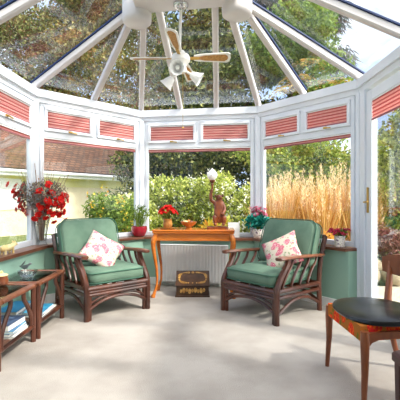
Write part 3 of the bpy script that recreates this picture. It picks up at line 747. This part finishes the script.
def pillow(center, normal, roll, label):
    n_ = 14; h = .185; m = MB()
    for s in (-1, 1):
        vs = []; fs = []
        for i in range(n_+1):
            for j in range(n_+1):
                u = -1+2*i/n_; v = -1+2*j/n_; t = max(0, (1-u*u)*(1-v*v))**.5; pin = 1-.09*(1-abs(u*v))*(max(abs(u), abs(v)))**2
                vs.append((u*h*pin, v*h*pin, s*.062*t))
        for i in range(n_):
            for j in range(n_):
                a = i*(n_+1)+j; fs.append((a, a+1, a+n_+2, a+n_+1))
        m.add(vs, fs)
    o = m.build('throw_pillow', 'floral_cloth', smooth=True)
    import bmesh
    bm = bmesh.new(); bm.from_mesh(o.data); bmesh.ops.remove_doubles(bm, verts=bm.verts, dist=.0006); bmesh.ops.recalc_face_normals(bm, faces=bm.faces); bm.to_mesh(o.data); bm.free()
    q = V(normal).to_track_quat('Z', 'Y'); o.matrix_world = Matrix.Translation(center) @ q.to_matrix().to_4x4() @ Matrix.Rotation(PI/4+math.radians(roll), 4, 'Z')
    return tag(o, label, 'cushion')
pillow((-.985, 3.85, .59), (.42, -.66, .60), 8, 'cream pillow with pink flowers leaning on the left armchair')
pillow((.80, 3.765, .59), (-.55, -.62, .56), -14, 'cream pillow with pink flowers leaning on the right armchair')

# ---------------------------------------------------------------- glass topped cane tables
def side_table(x0, x1, y0, y1, label):
    cx, cy = (x0+x1)/2, (y0+y1)/2; e = empty('cane_table', (cx, cy, 0), 0, label=label, cat='side table', group=None)
    hx, hy = (x1-x0)/2-.022, (y1-y0)/2-.022; H = .45
    for sx in (-1, 1):
        for sy in (-1, 1):
            l = MB(); l.tube([(sx*hx, sy*hy, 0), (sx*hx, sy*hy, H-.03)], .021, 8); l.build('leg', 'cane_wood', e, smooth=True)
            for d in ((0, -sy), ):
                p = bez([(sx*hx, sy*(hy-.035), .13), (sx*hx, sy*(hy-.045), .21), (sx*hx, sy*(hy-.10), .30), (sx*hx, sy*(hy-.16), .37), (sx*hx, sy*(hy-.165), H-.03)], 16)
                MB().tube(p, .016, 8).build('curved_brace', 'cane_wood', e, smooth=True)
    t = MB(); w = .05
    t.bar((-hx-.02, -hy, H-.015), (hx+.02, -hy, H-.015), w, .03, bev=.008); t.bar((-hx-.02, hy, H-.015), (hx+.02, hy, H-.015), w, .03, bev=.008)
    t.bar((-hx, -hy+.025, H-.015), (-hx, hy-.025, H-.015), w, .03, bev=.008); t.bar((hx, -hy+.025, H-.015), (hx, hy-.025, H-.015), w, .03, bev=.008)
    t.build('top_frame', 'cane_light', e)
    MB().box((-hx+.024, -hy+.024, H-.012), (hx-.024, hy-.024, H-.005)).build('glass_top', 'table_glass', e)
    s = MB(); s.tube([(-hx, -hy, .12), (hx, -hy, .12)], .015, 8).tube([(-hx, hy, .12), (hx, hy, .12)], .015, 8).tube([(-hx, -hy, .12), (-hx, hy, .12)], .015, 8).tube([(hx, -hy, .12), (hx, hy, .12)], .017, 8)
    s.build('shelf_rails', 'cane_wood', e, smooth=True)
    k = MB(); nn = 9
    for i in range(nn): x = -hx+.03+(2*hx-.06)*i/(nn-1); k.box((x-.014, -hy+.01, .118), (x+.014, hy-.01, .128))
    k.build('shelf_slats', 'cane_light', e)
    return e
side_table(-1.725, -1.265, 3.03, 3.60, 'cane table with a glass top nearest the left armchair')
side_table(-1.735, -1.275, 2.44, 3.01, 'cane table with a glass top cut by the left edge')
def book(x, y, z, w, d, h, rz, cover, label, name='magazine', tilt=0, grp=None):
    e = empty(name, (x, y, z), rz, label=label, cat='magazine' if name == 'magazine' else 'book', group=grp); e.rotation_euler = (tilt, 0, rz)
    MB().box((-w/2+.003, -d/2+.003, .0015), (w/2-.003, d/2-.003, h-.0015)).build('pages', 'paper', e)
    MB().box((-w/2, -d/2, h-.0015), (w/2, d/2, h)).box((-w/2, -d/2, 0), (w/2, d/2, .0015)).box((-w/2-.001, -d/2, 0), (-w/2, d/2, h)).build('cover', cover, e)
    return e
z = .1285
book(-1.395, 3.33, z, .17, .30, .014, .03, 'grey_cover', 'grey magazine at the bottom of the pile on the far table shelf')
book(-1.39, 3.34, z+.0145, .165, .29, .012, -.05, 'paper', 'white covered magazine in the pile on the far table shelf')
book(-1.395, 3.32, z+.027, .165, .28, .012, .06, 'cyan_cover', 'pale blue patterned magazine on top of the pile on the far table shelf')
book(-1.60, 3.30, z, .19, .34, .03, 0, 'grey_cover', 'thick grey book under the bright blue folder', 'book')
book(-1.595, 3.30, z+.031, .19, .36, .028, .04, 'blue_cover', 'bright blue folder lying on the shelf under the glass dish', 'book')
book(-1.42, 2.80, z, .23, .25, .014, .05, 'paper', 'white magazine at the bottom of the near table pile')
book(-1.43, 2.80, z+.0145, .22, .25, .022, -.06, 'navy_cover', 'dark blue book second in the near table pile', 'book')
book(-1.42, 2.79, z+.037, .22, .24, .016, .07, 'cyan_cover', 'light blue magazine on the near table pile')
book(-1.44, 2.80, z+.0535, .22, .25, .04, -.03, 'navy_cover', 'navy patterned book topping the near table pile', 'book')
tag(MB().box((-9, 1.0, -.12), (-2.05, 9.5, -.09)).build('patio', 'patio'), kind='structure')

# ornaments on the glass tables
e = empty('glass_dish', (-1.46, 3.25, .4505), 0, label='clear cut glass dish on the far glass topped table', cat='dish')
MB().lathe([(.045, 0), (.055, .004), (.075, .03), (.08, .055), (.075, .055), (.068, .03), (.045, .010), (.001, .008)], n=24, ruffle=(2, .04, 10)).build('bowl', 'clear_glass', e, smooth=True)
e = empty('bird_ornament', (-1.55, 3.40, .4505), 0, label='small silver bird ornament behind the glass dish', cat='ornament')
MB().lathe([(.03, 0), (.03, .006), (.006, .012), (.005, .035)], n=16).build('stand', 'steel_grey', e, smooth=True)
b = MB().loft([[(x, r*math.cos(t*PI/4)*.8, .055+zz+r*math.sin(t*PI/4)) for t in range(8)] for x, r, zz in ((-.05, .003, .01), (-.03, .010, .004), (-.005, .020, 0), (.02, .018, .006), (.034, .012, .022), (.045, .012, .03), (.056, .005, .03), (.066, .001, .028))])
b.build('body', 'steel_grey', e, smooth=True)
MB().loft([[(x, -.004, z), (x, .004, z), (x, .004, z+w), (x, -.004, z+w)] for x, z, w in ((-.035, .06, .012), (-.01, .08, .02), (.005, .105, .008))]).build('wing', 'steel_grey', e)
e = empty('candle_holder', (-1.52, 2.94, .4505), 0, label='turned brown wooden pot on the near glass table by the left edge', cat='pot')
MB().lathe([(.035, 0), (.045, .01), (.05, .035), (.042, .06), (.046, .07), (.04, .07), (.035, .02), (.001, .016)], n=20).build('wooden_body', 'teak', e, smooth=True)
MB().lathe([(.046, 0), (.046, .006), (.02, .016), (.008, .022), (.012, .032), (.001, .038)], (0, 0, .071), n=20).build('lid', 'cream_ceramic', e, smooth=True)
# animal on the sill
e = empty('animal_figurine', (-1.72, 3.44, ZS+.0005), math.radians(80), label='pale yellow animal figurine standing on the left window sill', cat='figurine')
m = MB().loft([[(x, r*math.cos(t*PI/5), zz+r*1.05*math.sin(t*PI/5)) for t in range(10)] for x, r, zz in ((-.095, .010, .052), (-.085, .022, .050), (-.05, .030, .050), (0, .029, .050), (.045, .028, .054), (.065, .022, .066), (.085, .022, .078), (.105, .016, .076), (.125, .009, .070), (.130, .004, .069))])
for x in (-.06, .045):
    for s in (-1, 1): m.tube([(x, s*.016, .045), (x+.003, s*.018, .02), (x+.002, s*.018, 0)], [.012, .009, .010], 8)
m.tube([(-.09, 0, .06), (-.11, 0, .07), (-.115, .01, .085)], .004, 6)
m.build('body', 'cream_ceramic', e, smooth=True)
for s in (-1, 1): MB().loft([[(.078+.008*a, s*(.010+.010*b), z) for a, b in ((-1, 0), (0, -.6), (1, 0), (0, .8))] for z in (.094, .106)]).build('ear', 'cream_ceramic', e)

# ---------------------------------------------------------------- writing table
TZ = .765
def writing_table():
    ang = math.radians(-3); e = empty('card_table', (-.068, 4.48, 0), ang, label='orange brown wooden table with curved cabriole legs in front of the centre window', cat='table')
    w, d = .465, .205
    m = MB(); rings = [rrect(w*2+x, d*2+x, .012, z) for z, x in ((TZ-.020, -.012), (TZ-.016, 0), (TZ-.004, 0), (TZ, -.010))]; m.loft(rings); m.build('tabletop', 'orange_wood', e)
    m = MB(); m.loft([rrect(w*2+x, d*2+x, .012, z) for z, x in ((TZ-.042, -.02), (TZ-.038, -.008), (TZ-.026, -.008), (TZ-.0215, -.02))]); m.build('folded_leaf', 'orange_wood', e)
    a = MB(); q = .03; z0, z1 = TZ-.125, TZ-.043
    a.box((-w+q, -d+q, z0), (w-q, -d+q+.018, z1)).box((-w+q, d-q-.018, z0), (w-q, d-q, z1)).box((-w+q, -d+q+.018, z0), (-w+q+.018, d-q-.018, z1)).box((w-q-.018, -d+q+.018, z0), (w-q, d-q-.018, z1))
    a.build('apron', 'orange_wood', e, bevel=.003)
    for sx in (-1, 1):
        for sy in (-1, 1):
            k = V((sx, sy*.35, 0)).normalized()
            prof = [(-.004, TZ-.044, .026), (.012, TZ-.085, .030), (.026, TZ-.13, .030), (.028, TZ-.19, .026), (.012, TZ-.30, .020), (-.008, TZ-.42, .016), (-.018, TZ-.53, .0135), (-.014, TZ-.62, .013), (.002, TZ-.68, .015), (.020, .035, .020), (.030, .016, .026), (.026, .0, .024)]
            bx, by = sx*(w-.04), sy*(d-.04); pts = [(bx+k.x*o, by+k.y*o, z) for o, z, r in prof]
            MB().tube(pts, [r for o, z, r in prof], 12).build('cabriole_leg', 'orange_wood', e, smooth=True)
writing_table()
def chest():
    e = empty('document_box', (-.085, 4.46, 0), math.radians(0), label='dark box with sloping lid and gold ornament on the carpet before the radiator', cat='box')
    w, y0, y1 = .185, -.11, .11
    MB().loft([[(x, y0, .012), (x, y1, .012), (x, y1, .245), (x, y0, .125)] for x in (-w, w)]).build('body', 'chest_dark', e, bevel=.003)
    MB().box((-w-.012, y0-.012, 0), (w+.012, y1+.008, .018)).build('plinth', 'chest_dark', e, bevel=.004)
    t = V((0, .22, .12)).normalized(); n_ = V((0, -t.z, t.y)); b = V((0, y0, .125))
    def at(x, s, h): return b+t*s+n_*h+V((x, 0, 0))
    LL = .2506
    def slab(x0, x1, s0, s1, h0, h1): return [[at(x, s, h) for s, h in ((s0, h0), (s1, h0), (s1, h1), (s0, h1))] for x in (x0, x1)]
    lid = MB().loft(slab(-w-.01, w+.01, -.01, LL+.005, .001, .016)).build('lid', 'chest_dark', e, bevel=.003)
    g = MB(); h0, h1 = .0165, .0195
    for i in range(44):
        a = 2*PI*i/44; x = .155*abs(math.cos(a))**.6*(1 if math.cos(a) > 0 else -1); s = .125+.092*abs(math.sin(a))**.6*(1 if math.sin(a) > 0 else -1); r = .0135+.005*math.sin(5*a)
        g.loft([[at(x+r*math.cos(q*PI/3), s+r*math.sin(q*PI/3), h) for q in range(6)] for h in (h0, h1)])
    g.build('gold_scrollwork', 'gilt', lid)
    g = MB()
    for i in range(9):
        x = -.13+i*.0325; r = .024 if i % 2 else .017
        g.loft([[(x+r*.8*math.cos(q*PI/4), y, .068+.006*(i % 3)+r*1.3*math.sin(q*PI/4)) for q in range(8)] for y in (y0-.0005, y0-.004)])
    g.build('gold_leaf_ornament', 'gilt', e)
chest()

# ---------------------------------------------------------------- things on the writing table
def star_flower(r, cup=.35, n=6, seed=0):
    rr = random.Random(seed); m = MB()
    for L in range(2):
        for k in range(n):
            a = 2*PI*k/n+L*.5; q = r*(1-.3*L)*rr.uniform(.8, 1.15); w = r*.42; z = r*cup*(1+L*.8)
            c, s = math.cos(a), math.sin(a)
            m.add([(0, 0, 0), (c*q*.55-s*w, s*q*.55+c*w, z*.7), (c*q, s*q, z*.85), (c*q*.55+s*w, s*q*.55-c*w, z*.7)], [(0, 1, 2, 3)])
    return m
def bouquet_parts(parent, centers, r, m, center, name='flower', n=6):
    meshes = [star_flower(r, .35, n, i).build(name, m, parent) for i in range(3)]
    for i, c in enumerate(centers):
        o = meshes[i] if i < 3 else meshes[i % 3].copy()
        if i >= 3: C.objects.link(o); o.parent = parent
        d = (V(c)-V(center)).normalized()+V((random.uniform(-.3, .3), random.uniform(-.5, .1), random.uniform(-.2, .3)))
        o.location = c; o.rotation_euler = d.to_track_quat('Z', 'Y').to_euler(); s = random.uniform(.8, 1.2); o.scale = (s, s, s)
TT = TZ+.0005
e = empty('flower_arrangement', (-.375, 4.46, TT+.012), 0, label='red flowers in a brown pot on the left end of the table', cat='flowers')
MB().lathe([(.04, 0), (.05, .01), (.055, .05), (.045, .09), (.052, .105), (.045, .105), (.04, .09), (.001, .08)], n=20).build('pot', 'gold_pot', e, smooth=True)
cs = [(.095*math.cos(k*2.4)*((k+1)/22)**.5, .075*math.sin(k*2.4)*((k+1)/22)**.5, .165+.085*math.cos(((k+1)/22)**.5*1.5)) for k in range(22)]
m = MB()
for c in cs: m.tube([(0, 0, .09), (c[0]*.6, c[1]*.6, .14), c], .0022, 4)
m.build('stems', 'leaf_green', e)
bouquet_parts(e, cs, .036, 'petal_red', (0, 0, .12))
raw_mesh('leaves', leaf_verts(blob_points([(0, 0, .17, .09, .08, .045)], 90, .5), .05, .022), 4, 'leaf_green', e)
tag(MB().lathe([(.001, .006), (.03, .004), (.07, .006), (.092, .0115), (.094, .010), (.07, .0), (.001, 0)], (0, 0, 0), 28).build('plate', 'wood_bowl', smooth=True), 'round brown plate under the pot of red flowers', 'plate').location = (-.375, 4.46, TT)
o = MB().lathe([(.04, 0), (.042, .012), (.03, .022), (.075, .05), (.098, .085), (.092, .085), (.07, .056), (.03, .032), (.001, .03)], n=28).build('wooden_bowl', 'wood_bowl', smooth=True)
o.location = (-.13, 4.44, TT); tag(o, 'footed amber brown bowl in the middle of the table', 'bowl')
for i, (x, y, z, mm, lab) in enumerate(((-.165, 4.44, .075, 'orange_base', 'orange fruit at the left of the bowl'), (-.10, 4.43, .075, 'teak', 'brown fruit at the right of the bowl'), (-.132, 4.47, .082, 'terracotta', 'rust coloured fruit at the back of the bowl'))):
    o = MB().ball((0, 0, 0), (.026, .026, .024), 14, 8).tube([(0, 0, .022), (.002, 0, .031)], .002, 5).build('fruit', mm if mm != 'orange_base' else 'cream_ceramic', smooth=True); o.location = (x, y, TT+z); tag(o, lab, 'fruit')

def figure_lamp():
    e = empty('figure_lamp', (.205, 4.50, TT), 0, label='carved reddish brown seated monkey lamp holding up a flame glass shade', cat='lamp')
    MB().loft([rrect(.25, .15, .03, z) if i < 2 else rrect(.22, .12, .03, z) for i, z in enumerate((0, .018, .028))]).build('base', 'bronze_wood', e, smooth=True)
    # seated figure with skin modifier
    J = [((0, .0, .10), .058), ((0, .0, .17), .060), ((0, -.004, .235), .052), ((0, -.006, .275), .030), ((0, -.012, .315), .044), ((-.004, -.045, .305), .026),
         ((-.045, 0, .25), .026), ((-.075, -.005, .29), .023), ((-.080, .0, .36), .020), ((-.068, .0, .43), .017), ((-.062, .0, .465), .020),
         ((.050, 0, .245), .026), ((.070, -.03, .19), .022), ((.045, -.065, .15), .018), ((.02, -.075, .14), .017),
         ((-.045, -.03, .085), .034), ((-.065, -.085, .13), .026), ((-.050, -.075, .055), .020), ((-.050, -.092, .038), .018),
         ((.045, -.03, .085), .034), ((.065, -.085, .125), .026), ((.050, -.075, .055), .020), ((.050, -.092, .038), .018)]
    E_ = [(0, 1), (1, 2), (2, 3), (3, 4), (4, 5), (2, 6), (6, 7), (7, 8), (8, 9), (9, 10), (2, 11), (11, 12), (12, 13), (13, 14), (0, 15), (15, 16), (16, 17), (17, 18), (0, 19), (19, 20), (20, 21), (21, 22)]
    J = [((p[0]*.95+.018, p[1]*1.0, .03+(p[2]-.03)*1.22), r*1.02) if i not in (7, 8, 9, 10) else (p, r) for i, (p, r) in enumerate(J)]
    J[7] = ((-.075, -.005, .335), .024); J[8] = ((-.080, 0, .39), .021); J[9] = ((-.070, 0, .44), .018)
    me = bpy.data.meshes.new('figure'); me.from_pydata([j[0] for j in J], E_, []); o = bpy.data.objects.new('figure', me); C.objects.link(o); o.parent = e
    sk = o.modifiers.new('k', 'SKIN'); sv = me.skin_vertices[0].data if me.skin_vertices else None
    if sv is None:
        bpy.context.view_layer.objects.active = o
        bpy.ops.mesh.customdata_skin_add(); sv = me.skin_vertices[0].data
    for i, (p, r) in enumerate(J): sv[i].radius = (r, r); sv[i].use_root = (i == 0)
    o.modifiers.new('s', 'SUBSURF').render_levels = 2; o.modifiers['s'].levels = 2; me.materials.append(M['bronze_wood'])
    for s in (-1, 1): MB().ball((.018+s*.044, -.008, .385), (.012, .013, .019), 8, 6).build('ear', 'bronze_wood', e, smooth=True)
    t = MB().lathe([(.010, .43), (.012, .50), (.020, .52), (.014, .53), (.032, .555), (.034, .565), (.03, .57), (.001, .57)], (-.062, 0, 0), 16); t.build('torch', 'bronze_wood', e, smooth=True)
    MB().lathe([(.030, .571), (.050, .595), (.060, .625), (.054, .650), (.036, .672), (.018, .690), (.006, .702), (.001, .706)], (-.062, 0, 0), 24, ruffle=(1, .05, 8)).build('flame_shade', 'frosted', e, smooth=True)
    d = MB(); d.loft([[(.09+x, -.04+y, z) for x, y in ((-.028, -.02), (.028, -.02), (.028, .02), (-.028, .02))] for z in (.0285, .033)]); 
figure_lamp()

# ---------------------------------------------------------------- things on the back sill
def on_sill(px, d): return ((px-200)/384*d, d)
x, y = (.43, 4.93)
e = empty('greeting_card', (x, y, ZS+.0005), math.radians(-12), label='blank white card standing on the sill right of the figure lamp', cat='card')
MB().loft([[(-.075, 0, 0), (.075, 0, 0), (.075, .002, 0), (-.075, .002, 0)], [(-.075, .04, .19), (.075, .04, .19), (.075, .042, .19), (-.075, .042, .19)]]).build('front_leaf', 'card_white', e)
MB().loft([[(-.075, .070, 0), (.075, .070, 0), (.075, .072, 0), (-.075, .072, 0)], [(-.075, .044, .19), (.075, .044, .19), (.075, .046, .19), (-.075, .046, .19)]]).build('back_leaf', 'card_white', e)
# red pot with a grassy plant
e = empty('potted_plant', (-.80, 5.05, ZS+.0005), 0, label='slender green plant in a round crimson pot on the back left sill corner', cat='potted plant')
MB().lathe([(.055, 0), (.075, .015), (.098, .06), (.104, .10), (.100, .135), (.094, .135), (.092, .11), (.001, .11)], n=28).build('pot', 'red_pot', e, smooth=True)
MB().lathe([(.001, .118), (.090, .112), (.09, .105), (.001, .105)], n=20).build('soil', 'soil', e)
n = 46; bp = np.stack([RNG.normal(0, .03, n), RNG.normal(0, .03, n), np.full(n, .115)], 1)
m = MB()
for i in range(16):
    a = i*2.4; r = .05; m.tube(bez([(math.cos(a)*.03, math.sin(a)*.02, .112), (math.cos(a)*.05, math.sin(a)*.03, .22), (math.cos(a)*random.uniform(.04, .14), math.sin(a)*.06, random.uniform(.28, .40))], 6), .003, 4)
m.build('stems', 'leaf_green', e)
raw_mesh('leaves', np.concatenate([leaf_verts(bp, .26, .012, (0, 0, 1), .35), leaf_verts(blob_points([(0, 0, .30, .12, .07, .11)], 130, .2), .055, .018, (0, 0, .6), .8)]), 4, 'leaf_green', e)
# white pot: pink heads and teal leaves
e = empty('flower_arrangement', (.735, 4.87, ZS+.0005), 0, label='pink flowers with teal leaves in a cream pot on the back right sill corner', cat='flowers')
MB().lathe([(.05, 0), (.058, .008), (.072, .05), (.078, .09), (.083, .105), (.078, .11), (.070, .10), (.001, .09)], n=28).build('pot', 'printed_ceramic', e, smooth=True)
raw_mesh('leaves', leaf_verts(blob_points([(-.06, -.01, .205, .11, .07, .075), (.07, -.02, .195, .11, .07, .065), (0, -.03, .235, .12, .06, .06)], 560, .6), .055, .030), 4, 'leaf_teal', e)
cs = [(random.uniform(-.085, .10), random.uniform(-.06, .05), random.uniform(.285, .385)) for k in range(32)]
m = MB()
for c in cs: m.tube([(0, 0, .09), (c[0]*.6, c[1]*.6, .18), c], .002, 4)
m.build('stems', 'leaf_green', e); bouquet_parts(e, cs, .030, 'petal_pink', (0, 0, .12))
# printed mug with crimson flowers
e = empty('flower_arrangement', (1.43, 3.93, ZS+.0005), 0, label='crimson flowers in a small printed white pot on the sill beside the door', cat='flowers')
MB().lathe([(.045, 0), (.050, .004), (.055, .11), (.057, .115), (.051, .115), (.048, .09), (.001, .085)], n=28).build('pot', 'printed_ceramic', e, smooth=True)
cs = [(random.uniform(-.10, .09), random.uniform(-.06, .05), random.uniform(.125, .175)) for k in range(24)]
m = MB()
for c in cs: m.tube([(0, 0, .08), (c[0]*.5, c[1]*.5, .125), c], .002, 4)
m.build('stems', 'leaf_green', e); bouquet_parts(e, cs, .028, 'petal_crimson', (0, 0, .06))
raw_mesh('leaves', leaf_verts(blob_points([(0, 0, .14, .10, .06, .03)], 60, .5), .05, .022), 4, 'leaf_green', e)

# ---------------------------------------------------------------- tall glass vase with red blooms
vx, vy = -1.665, 4.10
vx, vy = -1.70, 4.12
e = empty('glass_vase', (vx, vy, ZS+.0005), 0, label='tall flared clear glass vase on the left sill corner', cat='vase')
MB().lathe([(.056, 0), (.058, .01), (.048, .03), (.052, .06), (.072, .20), (.098, .36), (.103, .385), (.099, .385), (.068, .20), (.046, .06), (.038, .04), (.001, .035)], n=24, ruffle=(5, .03, 12)).build('body', 'clear_glass', e, smooth=True)
e = empty('red_bouquet', (vx, vy, ZS+.045), 0, label='large spray of red artificial blooms and bare twigs in the tall glass vase', cat='bouquet')
random.seed(21); RNG = np.random.default_rng(5); cen = []
for cx_, cz_, rx_, rz_, k_ in ((-.23, .49, .075, .10, 22), (-.15, .36, .08, .09, 22), (.03, .34, .09, .08, 14), (.17, .38, .09, .13, 26), (.11, .48, .08, .10, 11), (.22, .46, .05, .08, 8), (-.02, .52, .07, .07, 5)):
    for k in range(k_): cen.append((random.gauss(cx_, rx_*.5), random.uniform(-.14, .07), random.gauss(cz_, rz_*.5)))
m = MB()
for i, c in enumerate(cen[::2]): m.tube(bez([(c[0]*.05, c[1]*.05, .0), (c[0]*.10, c[1]*.12, .33), (c[0]*.6, c[1]*.6, .33+(c[2]-.33)*.6), c], 9), .0035, 4)
m.build('stems', 'dried_twig', e)
bouquet_parts(e, cen, .041, 'petal_red', (0, 0, .40), n=6)
m = MB()
for k in range(26): a = k*2.4; m.tube([(.02*math.cos(a), .02*math.sin(a), .005), (.055*math.cos(a*1.3), .055*math.sin(a*1.3), .33)], .004, 4)
for k in range(40):
    a = k*2.4; L = random.uniform(.45, .80); sp = random.uniform(.05, .32); tip = (math.cos(a)*sp, math.sin(a)*sp*.5, L+.06)
    m.tube(bez([(tip[0]*.08, tip[1]*.08, .30), (tip[0]*.6, tip[1]*.6, .5), tip], 6), .0022, 4)
m.build('twigs', 'dried_twig', e)
raw_mesh('seed_heads', leaf_verts(blob_points([(.02, -.02, .50, .27, .14, .17), (0, 0, .28, .08, .06, .14)], 1500, .2), .030, .014), 4, 'seed_tone', e)
raw_mesh('leaves', leaf_verts(blob_points([(0, -.02, .46, .28, .17, .17)], 500, .5), .05, .018), 4, 'needle_blue', e)

# ---------------------------------------------------------------- ceiling fan
def fan():
    hx, hy = -.175, 3.5; e = empty('ceiling_fan', (hx, hy, 2.889), 0, label='white ceiling fan with rattan blades and frilled glass lights', cat='ceiling fan')
    MB().lathe([(.07, 0), (.07, -.02), (.05, -.045), (.018, -.06), (.001, -.06)][::-1], n=24).build('canopy', 'chrome', e, smooth=True)
    MB().tube([(0, 0, -.05), (-.012, 0, -.44)], .013, 12).build('downrod', 'fan_white', e, smooth=True)
    hz = -.505
    MB().lathe([(.001, .075), (.03, .075), (.045, .05), (.075, .035), (.085, .01), (.085, -.02), (.06, -.045), (.05, -.06), (.055, -.10), (.04, -.125), (.001, -.13)][::-1], (0, 0, hz), 28).build('motor_housing', 'fan_white', e, smooth=True)
    for k, (a, L) in enumerate(((4, .44), (78, .44), (184, .44), (262, .44))):
        T = Matrix.Translation((0, 0, hz+.01)) @ Matrix.Rotation(math.radians(9), 4, V((1, 0, 0))).inverted() @ Matrix.Rotation(math.radians(-3), 4, 'Y') @ Matrix.Rotation(math.radians(a), 4, 'Z') @ Matrix.Rotation(math.radians(-20), 4, 'X')
        def outl(x0, x1, w0, w1, z):
            pts = [(x0, -w0), (x0+.05, -w0-.012), (x1-.03, -w1), (x1-.008, -w1+.016), (x1, 0), (x1-.008, w1-.016), (x1-.03, w1), (x0+.05, w0+.012), (x0, w0)]
            return [(x, y, z) for x, y in pts]
        b = MB().loft([outl(.12, .12+L-.10, .028, .056, z) for z in (-.004, .004)]); b.xf(T); bo = b.build('blade', 'fan_white', e)
        r = MB().loft([outl(.17, .12+L-.125, .016, .038, z) for z in (-.0055, -.0042)]); r.xf(T); r.build('rattan_inset', 'fan_rattan', bo)
        i_ = MB().bar((.06, 0, -.006), (.17, 0, -.006), .03, .006); i_.xf(T); i_.build('blade_iron', 'brass', bo)
    for d in ((-.12, -.95, -.28), (-.72, .15, -.75), (.86, .0, -.50)):
        q = V(d).to_track_quat('Z', 'Y').to_matrix().to_4x4(); o_ = V((0, 0, hz-.085)); T = Matrix.Translation(o_+V(d)*.11) @ q
        am = MB().tube([o_, o_+V(d)*.115], .012, 8).build('light_arm', 'fan_white', e)
        s = MB().lathe([(.02, -.005), (.028, .0), (.036, .02), (.045, .045), (.050, .065), (.066, .095), (.062, .095), (.046, .065), (.03, .02), (.001, .012)], n=32, ruffle=(3, .05, 12)); s.xf(T); so = s.build('glass_shade', 'frosted', e, smooth=True)
        s = MB().ball((0, 0, .045), (.022, .022, .03), 12, 8); s.xf(T); s.build('bulb', 'bulb', so, smooth=True)
    MB().tube([(.02, -.03, hz-.12), (.02, -.03, hz-.62)], .0018, 5).ball((.02, -.03, hz-.63), .009, 8, 6).build('pull_chain', 'brass', e)
fan()

# ---------------------------------------------------------------- dining chair on the right
def dining_chair():
    ang = math.radians(-88); e = empty('dining_chair', (1.062, 2.29, 0), ang, label='teak dining chair with a black seat pad facing left at the right edge', cat='chair')
    # local: front is -y, x is across
    fx, fy, bx, by, H = .255, -.20, .20, .165, .40
    for s in (-1, 1):
        MB().tube([(s*(fx+.008), fy-.01, 0), (s*fx, fy, .2), (s*fx, fy, .34), (s*(fx-.002), fy, .405)], [.013, .019, .024, .021], 12).build('front_leg', 'teak', e, smooth=True)
        pts = bez([(s*(bx+.03), by+.10, 0), (s*bx, by+.01, .30), (s*bx, by, .43), (s*(bx+.035), by+.03, .58), (s*(bx+.06), by+.05, .735)], 18)
        n_ = len(pts); MB().tube(pts, [.014+.009*math.sin(PI*min(1, i/(n_-1)*1.05)) for i in range(n_)], 12).build('rear_leg', 'teak', e, smooth=True)
    # rails with the corner swelling into the legs
    MB().bar((-fx, fy, .365), (fx, fy, .365), .022, .05, bev=.005).build('front_rail', 'teak', e)
    MB().bar((-bx, by, .365), (bx, by, .365), .022, .05, bev=.005).build('back_rail', 'teak', e)
    for s in (-1, 1):
        MB().loft([[(s*(fx+(bx-fx)*t)+q, fy+(by-fy)*t, z) for q, z in ((-.011, .395-h), (.011, .395-h), (.011, .397), (-.011, .397))] for t, h in ((.02, .085), (.10, .05), (.22, .036), (.78, .036), (.9, .05), (.98, .085))]).build('side_rail', 'teak', e)
    # printed cloth sling under the pad
    MB().loft([[(x, y, z) for x, y in ((-fx+.02, fy-.014), (fx-.02, fy-.014), (bx-.013, by-.015), (-bx+.013, by-.015))] for z in (.345, .426)]).build('printed_underseat', 'bright_print', e)
    def seat(k, z):
        out = []
        for i in range(40):
            a = 2*PI*i/40; c, s_ = math.cos(a), math.sin(a); p = 2.35
            x = (abs(c)**(2/p))*(1 if c > 0 else -1); y = (abs(s_)**(2/p))*(1 if s_ > 0 else -1)
            w = .285-.03*(y+1)*.9; out.append((x*w*k, (y*.25 if y > 0 else y*.245)*k+.0, z+(.010*(x*x) if z > .44 else 0)))
        return out
    MB().loft([seat(.90, .424), seat(.985, .428), seat(1, .436), seat(.985, .445), seat(.90, .452), seat(.6, .456), seat(.2, .456)]).build('seat_pad', 'black_vinyl', e, smooth=True)
    # curved backrest
    rings = []
    for i in range(17):
        t = -1+2*i/16; x = t*.295; y = by+.035+.075*(1-t*t)-.012; hh = .074*(1-.35*abs(t)**4); zc = .672+.014*(1-t*t)
        rings.append([(x, y-.009, zc-hh), (x, y+.009, zc-hh*.9), (x, y+.013, zc), (x, y+.007, zc+hh), (x, y-.010, zc+hh*.95), (x, y-.013, zc)])
    MB().loft(rings).build('backrest', 'teak', e, smooth=True)
    for s in (-1, 1): MB().ball((s*(bx+.062), by+.053, .740), .013, 8, 6).build('peg', 'dark_wood', e, smooth=True)
dining_chair()
e = empty('wooden_stool', (.962, 1.44, 0), 0, label='dark wooden stool cut off at the bottom right corner', cat='stool')
MB().loft([rrect(.34+x, .34+x, .03, z) for z, x in ((.435, -.03), (.44, 0), (.465, 0), (.475, -.02))]).build('seat', 'dark_wood', e, smooth=True)
for sx in (-1, 1):
    for sy in (-1, 1): MB().loft([rrect(w, w, .006, z, cx=sx*.135, cy=sy*.135) for z, w in ((0, .028), (.40, .042), (.434, .042))]).build('leg', 'dark_wood', e)
s = MB()
for q in (-1, 1): s.bar((-.12, q*.135, .20), (.12, q*.135, .20), .018, .025).bar((q*.135, -.12, .16), (q*.135, .12, .16), .018, .025)
s.build('stretchers', 'dark_wood', e)
for o in list(bpy.data.objects):
    if o.type == 'MESH' and not o.data.materials: print('nomat', o.name)
